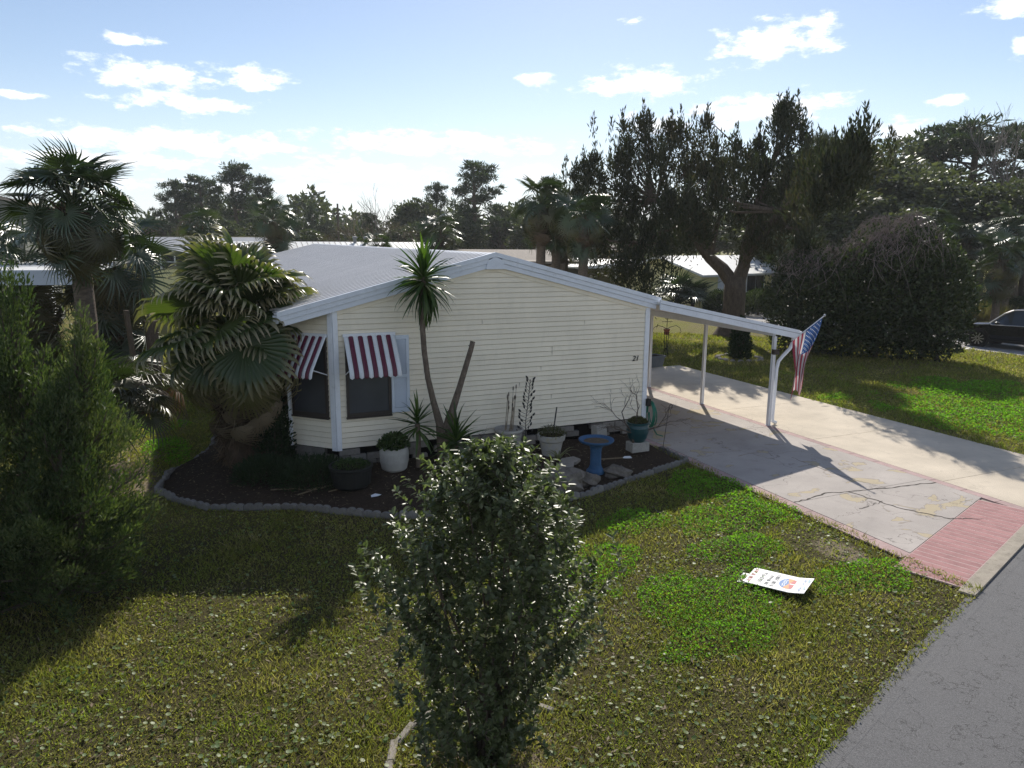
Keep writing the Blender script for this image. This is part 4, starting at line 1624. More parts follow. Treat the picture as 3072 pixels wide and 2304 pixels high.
for q in T_:
    nd = min(NODES, key=lambda n_: np.linalg.norm(n_ - q) + (0 if n_[2] < q[2] + .4 else 1.5))
    mid = nd * .5 + q * .5 + np.array([0, 0, -.25]) + g.normal(size=3) * .12
    segs.append(([nd, mid, q], [.07, .045, .012]))
    h = g.uniform(1.1, 2.1) if q[1] > -6 else g.uniform(.7, 1.2)
    for c in range(int(g.integers(10, 14)) if q[1] > -6 else 6):
        u = g.uniform(0, 1)
        cen = q + np.array([0, 0, -h * u]) + g.normal(size=3) * np.array([.17, .17, .05]) * (.3 + 1.8 * u)
        k = int(62 * (.6 + .9 * u))
        d = g.normal(size=(k, 3)) * np.array([.17, .17, .25]) * (.35 + 1.05 * u)
        PP.append(cen + d)
        DD.append(np.array([0, 0, 1.0]) + unit(d) * .75 + g.normal(size=(k, 3)) * .3)
for q in T_:                         # pointed leaders standing out of each plume
    for j in range(4):
        o = q + (0 if j == 0 else 1) * np.array([g.normal() * .42, g.normal() * .42, -g.uniform(.2, .9)])
        k = 46
        zz_ = g.uniform(-.55, .55, k)
        sp_ = .13 * (1 - (zz_ + .55) / 1.15) + .015
        PP.append(o + np.stack([g.normal(size=k) * sp_, g.normal(size=k) * sp_, zz_], 1))
        DD.append(np.array([0, 0, 1.6]) + g.normal(size=(k, 3)) * .45)
PP, DD = np.concatenate(PP), np.concatenate(DD)
V, F = leaf_quads(PP, DD, g.uniform(.14, .34, len(PP)), g.uniform(.035, .08, len(PP)), g)
crown = link('crown', npmesh('crown', V, F, G_CED), ce)
tag(crown, kind='stuff')
segs += [([np.array([-.1, .1, 2.5]), np.array([-.45, .4, 3.1]), F1, NODES[0], NODES[1]], [.34, .30, .25, .19, .10]),
         ([F1, np.array([-.8, .7, 4.6]), NODES[2]], [.17, .13, .08]),
         ([NODES[0], np.array([-2.9, 2.1, 4.7]), NODES[7]], [.12, .10, .06]),
         ([np.array([.1, -.05, 2.5]), np.array([.3, -.2, 3.3]), F2, NODES[3], NODES[4]], [.34, .28, .22, .16, .08]),
         ([np.array([.2, -.2, 3.2]), np.array([0, -1.6, 4.6]), F3, NODES[6]], [.2, .16, .12, .06])]
tubes_np('limb', segs, MAT['bark'], crown, 8)
mb = MB()
mb.tube([(0, 0, -.1), (0, 0, .12), (.0, .0, .45), (.02, 0, 1.2), (.0, 0, 2.0), (.02, .02, 2.75)], [.98, .78, .60, .50, .49, .46], 16)
rr = random.Random(4)
mb.v = [(x * rr.uniform(.93, 1.07), y * rr.uniform(.93, 1.07), z) for x, y, z in mb.v]
mb.build('trunk', MAT['bark'], ce, smooth=True)

# ------------------------------------------------------------------ background trees
G_PINE = leafmat('pine_needles', [(.022, .036, .017), (.036, .054, .024), (.06, .08, .038)], .25, .5, .35)
G_OAK = leafmat('oak_leaves', [(.024, .033, .015), (.042, .054, .022), (.075, .085, .038), (.11, .11, .055)], .28, .42, .45, big=.4)
G_SCR = leafmat('winter_scrub', [(.06, .046, .034), (.10, .075, .055), (.10, .10, .05)], .15, .7, .2)
G_OAKR = leafmat('live_oak_leaves', [(.035, .042, .026), (.062, .07, .040), (.10, .108, .066), (.15, .155, .105)], .3, .48, .42, big=.3)


def crown_np(g, clumps, per, L, W, flat=.6, up=.35, shell=.5):
    PP, DD = [], []
    for (c, r_) in clumps:
        k = int(per * max(.5, r_))
        d = rdir(k, g)
        q = (shell + (1 - shell) * g.uniform(0, 1, k))[:, None]
        o = d * q * r_ * np.array([1, 1, flat])
        PP.append(np.array(c) + o)
        DD.append(d * .6 + rdir(k, g) * .8 + np.array([0, 0, up]))
    PP, DD = np.concatenate(PP), np.concatenate(DD)
    return leaf_quads(PP, DD, g.uniform(.6, 1.35, len(PP)) * L, g.uniform(.6, 1.35, len(PP)) * W, g)


def tree_kind(kind, seed):
    """unit tree 10 m tall, crown radius about 3; returns trunk mesh, crown mesh"""
    g = np.random.default_rng(seed)
    mb = MB()
    cl = []
    if kind in ('pine', 'umbrella'):
        nlim = 15 if kind == 'pine' else 18
        z0 = 4.2 if kind == 'pine' else 5.6
        sway = g.normal(size=2) * .25
        mb.tube([(0, 0, 0), (sway[0] * .3, sway[1] * .3, 3), (sway[0], sway[1], 6.5), (sway[0] * 1.2, sway[1], 9.3)], [.24, .2, .14, .05], 7, False)
        for i in range(nlim):
            u = i / (nlim - 1)
            a = i * 2.4 + g.normal() * .3
            zb_ = z0 + (8.6 - z0) * u
            if kind == 'pine':
                rad = (2.9 - 1.9 * u) * g.uniform(.6, 1.1)
                ze = zb_ + .7 + .3 * u
            else:
                rad = (3.3 - 2.0 * u ** 2) * g.uniform(.7, 1.05)
                ze = zb_ + 1.6 * (1 - u) + .5
            e = np.array([rad * math.cos(a), rad * math.sin(a), min(ze, 9.6)])
            mb.tube([(sway[0] * zb_ / 8, sway[1] * zb_ / 8, zb_), (e[0] * .5, e[1] * .5, zb_ + (e[2] - zb_) * .3), e], [.075, .05, .02], 4, False)
            for j in range(6):
                q = g.uniform(.45, 1.05)
                cl.append((e * q * np.array([1, 1, 0]) + np.array([0, 0, zb_ + (e[2] - zb_) * q]) + g.normal(size=3) * np.array([.35, .35, .22]), g.uniform(.28, .62)))
        cl.append((np.array([sway[0], sway[1], 9.4]), .8))
        V, F = crown_np(g, cl, 150, .38, .075, .5, .5, .1)
        mat = G_PINE
    elif kind == 'scrub':
        for i in range(22):
            d = rdir(1, g)[0]
            e = np.array([d[0] * 2.7, d[1] * 2.7, 5 + d[2] * 3.6])
            mb.tube([(0, 0, .3), e * .5, e], [.1, .06, .02], 4, False)
            cl.append((e * np.array([.8, .8, 1]), g.uniform(.8, 1.4)))
        V, F = crown_np(g, cl, 150, .5, .06, .9, .6, .0)
        mat = G_SCR
    else:
        big = kind == 'oakR'
        mb.tube([(0, 0, 0), (.1, 0, 2.0), (0, .1, 4)], [.34, .26, .18], 8, False)
        nc = 46 if big else 30
        for i in range(nc):
            d = rdir(1, g)[0]
            d[2] = abs(d[2]) * 1.0 - .35
            q = g.uniform(.55, 1.0)
            e = np.array([d[0] * 2.75 * q, d[1] * 2.75 * q, 5.0 + d[2] * 4.4 * q])
            cl.append((e, g.uniform(.7, 1.3)))
            if i % 3 == 0:
                mb.tube([(0, 0, 2.6 + .4 * q), e * np.array([.5, .5, .8]), e], [.12, .07, .02], 4, False)
        V, F = crown_np(g, cl, 430 if big else 230, .22 if big else .36, .13 if big else .20, .75, .3, .35)
        mat = G_OAKR if big else G_OAK
    return mb.mesh('trunk', MAT['bark']), npmesh('crown', V, F, mat)


KIND = {}
for k_, n_ in (('pine', 3), ('umbrella', 1), ('oak', 3), ('oakR', 4), ('scrub', 2)):
    KIND[k_] = [tree_kind(k_, 300 + 10 * len(KIND) + i) for i in range(n_)]
BGT = [(-8.3, 106.3, 8.6, 2.6, 'oak'), (-5.5, 101.4, 8.2, 2.5, 'oak'), (-3.1, 96.5, 12.0, 3.1, 'pine'), (0.1, 98.4, 12.7, 3.9, 'pine'), (4.8, 96.2, 14.6, 4.5, 'pine'), (7.6, 91.0, 12.6, 2.6, 'pine'), (9.7, 85.7, 9.2, 2.5, 'oak'), (1.5, 76.4, 8.0, 2.5, 'oak'), (5.9, 81.1, 7.5, 2.7, 'oak'), (12.8, 85.3, 8.6, 1.3, 'pine'), (16.6, 94.8, 8.5, 2.1, 'oak'), (9.1, 65.7, 6.4, 2.3, 'oak'), (11.8, 60.1, 5.9, 2.4, 'scrub'), (17.7, 74.2, 7.5, 2.0, 'pine'), (17.8, 63.9, 6.5, 2.8, 'scrub'), (12.4, 54.9, 5.6, 1.8, 'oak'), (24.6, 77.6, 11.3, 3.3, 'oak'), (28.4, 81.6, 11.8, 2.5, 'pine'), (29.7, 70.6, 13.5, 4.2, 'pine'), (26.5, 66.4, 8.2, 2.9, 'oak'), (34.5, 74.0, 10.4, 2.4, 'oak'), (20.6, 68.3, 7.7, 2.7, 'oak'), (31.2, 53.6, 10.7, 2.6, 'pine'), (36.0, 66.7, 9.0, 3.0, 'oak'), (35.4, 78.2, 8.0, 3.4, 'oak'), (45.5, 67.3, 8.8, 3.7, 'oak'), (52.7, 66.6, 8.6, 4.2, 'oak'), (56.3, 60.2, 9.1, 4.2, 'oak'), (54.3, 49.8, 10.2, 4.0, 'oak'), (51.2, 39.0, 14.3, 2.6, 'pine'), (42.6, 29.2, 10.9, 4.3, 'oakR'), (50.3, 32.6, 12.4, 4.4, 'oakR'), (45.5, 25.9, 10.4, 4.5, 'oakR'), (37.4, 22.1, 7.3, 3.3, 'oakR'), (43.8, 21.6, 8.1, 4.0, 'oakR'), (61.2, 31.7, 15.4, 6.4, 'umbrella'), (60.4, 27.5, 12.7, 4.7, 'oakR'), (47.1, 20.4, 7.6, 4.5, 'oakR'), (46.6, 17.6, 8.0, 3.6, 'oakR'), (60.8, 35.5, 12.4, 4.5, 'oakR'), (61.6, 25.6, 11.5, 5.2, 'oakR'), (40.2, 28.1, 6.6, 2.8, 'oakR'), (41.7, 20.7, 5.5, 2.5, 'oakR'), (42.7, 19.0, 5.8, 2.5, 'oakR'), (-14.8, 55.4, 7.1, 2.4, 'oak'), (-17.0, 45.1, 6.4, 2.5, 'oak'), (-20.6, 105.1, 9.5, 3.4, 'oak')]
WHERE = ['far left', 'left', 'left middle', 'middle', 'right middle', 'right']
KN = {'pine': ('pine_tree', 'pine'), 'umbrella': ('pine_tree', 'pine'), 'oak': ('oak_tree', 'tree'), 'oakR': ('live_oak', 'tree'), 'scrub': ('winter_scrub_tree', 'tree')}
LBL = {
    0: 'low dark tree on the skyline right of the tall left palm', 1: 'low dark tree at the foot of the left pine group', 2: 'leftmost pine of the skyline group behind the porch roof',
    3: 'second pine of the left skyline group, slightly taller', 4: 'tallest broad pine of the left skyline group', 5: 'thin right-hand pine of the left skyline group',
    6: 'dark tree right of the round skirted palm', 7: 'dark tree filling in behind the two round palms', 8: 'dark tree just behind the round skirted palm', 9: 'narrow dark pine left of the utility pole',
    10: 'small tree top beside the utility pole', 11: 'bushy dark tree behind the rear roof, left part', 12: 'brownish winter thicket behind the rear roof', 13: 'small dark pine beside the bare tree',
    14: 'brownish winter thicket under the bare tree', 15: 'low bushy tree above the rear roof vents', 16: 'pale mixed tree left of the tall centre pine', 17: 'rounded pine top just left of the tall centre pine',
    18: 'tallest pine in the centre, broad crown above the house', 19: 'dark tree below the tall centre pine', 20: 'tree on the right flank of the tall centre pine', 21: 'dark tree behind the palm over the ridge',
    22: 'round pine crown behind the stout palm', 23: 'dark tree behind the palms by the carport', 24: 'dark tree behind the grey far house', 25: 'dark tree behind the far yellow house', 26: 'far tree seen through the left of the cedar',
    27: 'far tree seen through the middle of the cedar', 28: 'far tree behind the right of the cedar', 29: 'pine top peeping over the right shoulder of the cedar', 30: 'grey-green live oak directly right of the cedar',
    31: 'taller live oak behind the first right of the cedar', 32: 'live oak behind the wooden pole, above the hedge', 33: 'low live oak just above the hedge vines', 34: 'live oak behind the palm that tops the hedge',
    35: 'wide umbrella-crowned pine at the upper right', 36: 'live oak under the umbrella pine, far right', 37: 'live oak behind the right-hand palms', 38: 'live oak at the right edge above the palms', 39: 'live oak crest left of the umbrella pine',
    40: 'live oak cut by the right edge, under the bare branches', 41: 'low live oak between the cedar and the hedge', 42: 'low thicket oak close behind the hedge palm', 43: 'low thicket oak between the hedge and the right palms',
    44: 'tree behind the grey building at the left edge', 45: 'tree top over the grey building, extreme left', 46: 'far tree on the skyline between the tall palm fronds'}
used = {}
for i, (x, y, h, r_, k_) in enumerate(BGT):
    nm, cat_ = KN[k_]
    rr = random.Random(900 + i)
    tm, cm = KIND[k_][i % len(KIND[k_])]
    t = thing(nm, LBL[i], cat_, (x, y, 0), rr.uniform(0, 6.28), {'pine_tree': 'pines on the skyline', 'oak_tree': 'trees on the skyline', 'live_oak': 'live oaks on the right', 'winter_scrub_tree': 'winter thickets'}[nm])
    rs = r_ * (1.12 if k_ != 'oakR' else 1.4) / 3.0
    if k_ == 'oakR':
        h *= 1.24 if x < 56 else .98
    t.scale = (rs, rs, h / 10.0)
    link('trunk', tm, t)
    tag(link('crown', cm, t), kind='stuff')


# the distant wood that closes the horizon
g = np.random.default_rng(404)
cl = []
for i in range(1500):
    azw = g.uniform(-.32, 1.12)
    dd = g.uniform(112, 165)
    top_ = 8.0 + 2.2 * math.sin(azw * 17) + 1.6 * math.sin(azw * 41 + 1) + 1.2 * math.sin(azw * 93)
    if azw > .62:
        top_ += 3.0
    cl.append((np.array([CAM.x + dd * math.sin(azw), CAM.y + dd * math.cos(azw), max(.8, top_) * g.uniform(.1, 1.0) ** .7]), g.uniform(1.2, 2.6)))
V, F = crown_np(g, cl, 22, .95, .5, .8, .3, .2)
tag(link('far_wood', npmesh('far_wood', V, F, G_OAK)), 'distant dark wood closing the horizon behind the houses', 'wood', None, 'stuff')


def bare_tree(name, label, loc, H, spread, seed, mat, depth=5, r0=.16, group='bare winter trees'):
    rr = random.Random(seed)
    t = thing(name, label, 'tree', loc, 0, group)
    segs = []
    tr = []

    def grow(p, d, L, r_, k):
        q = p + d * L
        m_ = (p + q) / 2 + Vector((rr.gauss(0, .04), rr.gauss(0, .04), 0)) * L
        (tr if k == 0 else segs).append(([p, m_, q], [r_, r_ * .85, r_ * .65]))
        if k >= depth:
            return
        for j in range(rr.choice((2, 3, 3))):
            a = rr.uniform(0, 6.28)
            s_ = spread * rr.uniform(.5, 1.2)
            nd = (d + Vector((math.cos(a) * s_, math.sin(a) * s_, .18))).normalized()
            grow(q if j < 2 else m_, nd, L * rr.uniform(.6, .85), r_ * .6, k + 1)
    grow(Vector((0, 0, 0)), Vector((rr.gauss(0, .05), rr.gauss(0, .05), 1)).normalized(), H * .34, r0, 0)
    tubes_np('trunk', tr, mat, t, 6)
    tag(tubes_np('branch', segs, mat, t, 3), kind='stuff')
    return t


MAT['barebark'] = M('pale_bare_bark', (.20, .17, .145), .9, .2, .25, 6)
bare_tree('bare_tree', 'pale leafless tree on the skyline above the roof', (18.0, 69.0, 0), 9.8, .55, 71, MAT['barebark'], 5, .16)
bare_tree('bare_tree', 'smaller leafless tree left of the tall pale one', (10.1, 45.2, 0), 6.6, .6, 72, MAT['barebark'], 5, .1)
bare_tree('bare_tree', 'leafless spreading tree top in the upper right corner', (54.5, 23.9, 0), 13.6, .55, 73, MAT['barebark'], 6, .2)
MAT['redtwig'] = M('reddish_twigs', (.17, .105, .095), .9, .2, .25, 6)
for i, (x, y, lb) in enumerate(((-5.6, 66.4, 'reddish leafless bush behind the porch roof, left one'), (-2.9, 66.5, 'reddish leafless bush behind the porch roof, right one'))):
    bare_tree('bare_bush', lb, (x, y, 0), 6.0, .8, 80 + i, MAT['redtwig'], 6, .12, 'reddish bare bushes')

# ------------------------------------------------------------------ other houses
MAT['yellow'] = M('pale_yellow_panel', (.80, .74, .40), .7, .3, .06, 2)
MAT['ochre'] = M('ochre_stucco', (.55, .40, .20), .8, .3, .08, 2)
MAT['greywall'] = M('grey_green_wall', (.135, .14, .125), .8, .3, .08, 2)
MAT['greysiding'] = M('grey_siding', (.23, .235, .24), .8, .3, .08, 2)
MAT['tanroof'] = M('tan_shingle', (.33, .29, .25), .9, .2, .2, 6, dirt=((.22, .19, .17), .5))
MAT['glass'] = M('dark_window', (.02, .024, .03), .12, .6, .2, 3)
MAT['sky_metal'] = M('pale_blue_fascia', (.50, .56, .66), .45, .4, .05, 2)


def shell(name, label, loc, rz, w, d, hz, ridge, wallm, roofm, over=.4, ridge_axis='x', group=None, base=0.0):
    """house with walls, gable roof; local x along the front, front at y = 0"""
    t = thing(name, label, 'house', loc, rz, group)
    mb = MB()
    if ridge_axis == 'x':
        mb.v = [(0, 0, base), (w, 0, base), (w, d, base), (0, d, base), (0, 0, hz), (w, 0, hz), (w, d, hz), (0, d, hz), (0, d / 2, ridge - .06), (w, d / 2, ridge - .06)]
        mb.f = [(0, 1, 5, 4), (1, 2, 6, 9, 5), (2, 3, 7, 6), (3, 0, 4, 8, 7)]
    else:
        mb.v = [(0, 0, base), (w, 0, base), (w, d, base), (0, d, base), (0, 0, hz), (w, 0, hz), (w, d, hz), (0, d, hz), (w / 2, 0, ridge - .06), (w / 2, d, ridge - .06)]
        mb.f = [(0, 1, 5, 8, 4), (1, 2, 6, 5), (2, 3, 7, 9, 6), (3, 0, 4, 7)]
    mb.m = [0] * 4
    wl = mb.build('wall', wallm, t)
    o = over
    rb_ = MB()
    if ridge_axis == 'x':
        k = (ridge - hz) / (d / 2) * o
        rb_.prism([(-o, hz - k), (d / 2, ridge), (d + o, hz - k), (d + o, hz - k - .14), (d / 2, ridge - .14 + .02), (-o, hz - k - .14)], -o, w + o, 'y')
        rb_.v = [(y, x, z) for (x, y, z) in rb_.v]
        rb_.f = [f[::-1] for f in rb_.f]
    else:
        k = (ridge - hz) / (w / 2) * o
        rb_.prism([(-o, hz - k), (w / 2, ridge), (w + o, hz - k), (w + o, hz - k - .14), (w / 2, ridge - .12), (-o, hz - k - .14)], -o, d + o, 'y')
    rf = rb_.build('roof', roofm, t)
    return t, wl, rf


def win_at(t, x, z, w, h, y=0.0, M4=None, frame=None, n=2):
    M4 = M4 or I4
    fr = MB().box(x - w / 2 - .06, x + w / 2 + .06, y - .05, y - .005, z - .06, z + h + .06, M4).build('window', frame or MAT['whitecap'], t)
    for k in range(n):
        MB().box(x - w / 2 + w * k / n + .02, x - w / 2 + w * (k + 1) / n - .02, y - .06, y - .051, z, z + h, M4).build('pane', MAT['glass'], fr)
    return fr


YR = math.atan2(.22, .976)
yh, yw, yr = shell('yellow_house', 'pale yellow low house with a white roof behind the cedar trunk', (28.06, 25.5, 0), YR, 8.9, 7.0, 2.35, 3.35, MAT['yellow'], MAT['roofwhite'], .45)
for i in range(30):
    MB().box(i * .3, i * .3 + .02, -.012, -.003, .05, 2.3).build('batten', MAT['yellow'], yw)
MY = Matrix.Rotation(R(-90), 4, 'Z')
for i in range(23):
    MB().box(-.012, -.003, .15 + i * .3, .17 + i * .3, .05, 2.3).build('batten', MAT['yellow'], yw)
win_at(yh, 5.6, 1.0, 1.9, 1.05, frame=MAT['whitecap'])
win_at(yh, 7.9, 1.1, .7, .9, frame=MAT['whitecap'], n=1)
MB().box(1.6, 2.35, -.05, -.005, .05, 2.05).build('door', MAT['whitecap'], yh)
ML = Matrix.Rotation(R(-90), 4, 'Z')
win_at(yh, -2.4, 1.0, 1.1, 1.0, y=0, M4=ML)
MB().box(-.09, -.01, 1.05, 1.15, 1.55, 1.75).build('wall_lamp', MAT['black'], yh)
# its open carport at the back left
yc = thing('open_carport', 'shaded open carport behind the yellow house', 'carport', (25.9, 33.2, 0), YR)
MB().prism([(-3.0, 2.52), (2.0, 2.95), (7.0, 2.52), (7.0, 2.40), (-3.0, 2.40)], -.4, 6.2, 'y').build('roof', MAT['roofwhite'], yc)
for (x, y) in ((-2.8, 0), (0.5, 0), (3.8, 0), (-2.8, 5.8), (.5, 5.8)):
    MB().box(x - .05, x + .05, y - .05, y + .05, 0, 2.40).build('post', MAT['whitecap'], yc)
MB().box(-1.0, 6.5, 5.85, 5.95, 0, 2.40).build('back_wall', MAT['greywall'], yc)

# porch house on the left
sc_ = thing('porch_house', 'house with a dark screened porch under a sloping metal roof', 'house', (-4.97, 46.4, 0))
A_, B_, C_, D_ = (0, 0, 4.36), (2.85, -2.6, 2.95), (9.6, -2.6, 2.95), (8.4, 0, 4.40)
MB().add([A_, B_, C_, D_, *[(p[0], p[1], p[2] - .12) for p in (A_, B_, C_, D_)]], [(0, 1, 2, 3), (4, 7, 6, 5), (0, 4, 5, 1), (1, 5, 6, 2), (2, 6, 7, 3), (3, 7, 4, 0)]).build('roof', MAT['roofmetal'], sc_)
MB().add([(-.15, .1, 4.42), (8.5, .1, 4.46), (8.5, 7, 3.0), (-.15, 7, 3.0)], [(0, 1, 2, 3)]).build('rear_roof', MAT['roofwhite'], sc_)
MB().add([(.05, 0, 0), (2.9, -2.55, 0), (9.4, -2.55, 0), (9.4, 6.8, 0), (.05, 6.8, 0), (.05, 0, 2.1), (2.9, -2.55, 2.1), (9.4, -2.55, 2.8), (9.4, 6.8, 2.8), (.05, 6.8, 2.9)], [(0, 1, 6, 5), (1, 2, 7, 6), (2, 3, 8, 7), (3, 4, 9, 8), (4, 0, 5, 9)]).build('wall', MAT['yellow'], sc_)
MAT['insect'] = M('porch_screen', (.02, .022, .027), .7, .3, .3, 1.5)
for i in range(3):
    u0, u1 = i / 3, (i + 1) / 3

    def pp(u, z):
        return (.02 + 2.85 * u, -2.6 * u, z)
    zt0, zt1 = 4.36 - 1.41 * u0 - .14, 4.36 - 1.41 * u1 - .14
    MB().add([pp(u0, 2.2), pp(u1, 2.2), pp(u1, zt1), pp(u0, zt0)], [(0, 1, 2, 3)]).build('porch_screen', MAT['insect'], sc_)
    MB().tube([(pp(u0, 2.1)[0] - .02, pp(u0, 2.1)[1] - .04, 2.1), (pp(u0, 2.1)[0] - .02, pp(u0, 2.1)[1] - .04, zt0)], .055, 4).build('porch_post', MAT['whitecap'], sc_)
    MB().tube([(pp(u0, 0)[0] + .02, pp(u0, 0)[1] - .06, 2.62), (pp(u1, 0)[0] - .06, pp(u1, 0)[1] - .0, 2.62)], .03, 4).build('porch_rail', MAT['whitecap'], sc_)
MB().tube([(0, -.06, 4.3), (2.87, -2.68, 2.88)], .06, 4).build('rake_trim', MAT['whitecap'], sc_)

# houses behind the main roof
t, wl, rf = shell('rear_house', 'long low house with a pale metal roof just behind the ridge', (-1.5, 27.3, 0), R(-2), 13.4, 6.4, 3.35, 4.17, MAT['yellow'], MAT['roofwhite'], .3)
for i in range(44):
    o = MB().add([(i * .31 - .2, -.3, 3.28), (i * .31 - .17, -.3, 3.28), (i * .31 - .17, 3.2, 4.185), (i * .31 - .2, 3.2, 4.185)], [(0, 1, 2, 3)]).build('roof_rib', MAT['tanroof'], rf)
for x in (8.1, 8.75):
    MB().lathe([(.09, 0), (.09, .28), (.15, .28), (.15, .36), (.02, .40)], 10, (x, 3.0, 4.1)).build('roof_vent', MAT['greysiding'], rf)
t, wl, rf = shell('shingle_house', 'low house with a tan shingle roof right of the ridge', (9.6, 23.2, 0), R(-18), 6.0, 6.5, 3.15, 3.82, MAT['ochre'], MAT['tanroof'], .4)
MB().box(4.4, 7.2, -2.0, .3, 3.20, 3.32).build('porch_roof', MAT['tanroof'], t)
# left neighbours
nb_ = thing('neighbour_carport', 'neighbouring carport roof with a pale blue metal fascia', 'carport', (-4.55, 6.35, 0), R(-188))
MB().box(0, 7.5, 0, .06, 3.28, 3.62).build('fascia', MAT['sky_metal'], nb_)
MB().add([(0, .0, 3.60), (7.5, .0, 3.60), (7.5, -5, 3.75), (0, -5, 3.75), (0, 0, 3.5), (7.5, 0, 3.5), (7.5, -5, 3.65), (0, -5, 3.65)], [(0, 1, 2, 3), (4, 7, 6, 5), (1, 5, 6, 2), (3, 7, 4, 0), (2, 6, 7, 3)]).build('roof', MAT['roofwhite'], nb_)
for x in (.1, 3.6, 7.2):
    MB().box(x, x + .08, -.3, -.2, 0, 3.5).build('post', MAT['post'], nb_)
gb = thing('grey_building', 'tall grey-green gabled building at the left edge', 'building', (-8.6, 24.0, 0))
MB().prism([(0, 0), (0, 5.75), (-6, 6.9), (-12, 5.75), (-12, 0)], 0, 9, 'y').build('wall', MAT['greywall'], gb)
MB().prism([(.25, 5.70), (-6, 6.93), (-12.25, 5.70), (-12.25, 5.82), (-6, 7.06), (.25, 5.82)], -.25, 9.2, 'y').build('roof', MAT['tanroof'], gb)
win_at(gb, -1.4, 3.3, 1.2, 1.2)
t, wl, rf = shell('white_shed', 'small white shed low at the left edge behind the palm', (-13.0, 17.8, 0), 0, 5.6, 4, 2.9, 3.3, MAT['whitecap'], MAT['roofwhite'], .15)
# far houses
t, wl, rf = shell('far_grey_house', 'far grey house with white windows under the centre pine', (33.5, 86.5, 0), R(-22), 10.5, 9, 3.9, 6.0, MAT['greysiding'], MAT['tanroof'], .5)
for x in (1.6, 4.1, 5.6, 8.2, 9.4):
    win_at(t, x, 1.9, .95, 1.35)
t2, wl2, rf2 = shell('far_white_wing', 'far white house wing with a screened porch, right of the grey one', (42.4, 80.6, 0), R(-22), 7.5, 7, 3.3, 5.4, MAT['whitecap'], MAT['roofwhite'], .5)
for x in (.7, 1.7, 2.7, 3.7):
    win_at(t2, x, 1.6, .8, 1.5, n=1, frame=MAT['greysiding'])
t3, wl3, rf3 = shell('far_ochre_house', 'far ochre house with dark shutters left of the cedar', (47.3, 79.0, 0), R(-28), 7.4, 8, 3.2, 4.4, MAT['ochre'], MAT['tanroof'], .5)
for x in (6.2,):
    win_at(t3, x, 1.1, 1.1, 1.6, frame=MAT['whitecap'])
    for dx in (-.85, .85):
        MB().box(x + dx - .2, x + dx + .2, -.07, -.01, 1.05, 2.75).build('shutter', MAT['black'], t3)
for i in range(4):
    MB().box(.4 + i * 1.1, 1.4 + i * 1.1, -.07, -.01, .6, 2.7).build('porch_screen', MAT['insect'], t3)
# utility poles
for i, (x, y, h, lb) in enumerate(((15.1, 79.9, 8.5, 'dark utility pole standing against the sky above the roof'), (42.3, 23.5, 8.4, 'grey wooden utility pole among the trees on the right'))):
    t = thing('utility_pole', lb, 'pole', (x, y, 0), 0.4, 'utility poles')
    MB().tube([(0, 0, 0), (0, 0, h)], [.17, .11], 8).build('shaft', MAT['bark'], t)
    MB().box(-.9, .9, -.05, .05, h - 1.3, h - 1.18).build('cross_arm', MAT['bark'], t)
    for sx in (-.8, -.3, .3, .8):
        MB().lathe([(.04, 0), (.05, .06), (.02, .14)], 6, (sx, 0, h - 1.18)).build('insulator', MAT['greysiding'], t)

# ------------------------------------------------------------------ cars
def paint(name, c, metal=.3):
    return M(name, c, .22, .6, .04, 2, metal=metal, coat=.6)


MAT['tyre'] = M('tyre_rubber', (.014, .014, .014), .85, .25)
MAT['alloy'] = M('alloy', (.42, .42, .43), .3, .6, .05, 5, metal=.8)
MAT['cglass'] = M('car_glass', (.022, .03, .034), .06, .8, .1, 2)


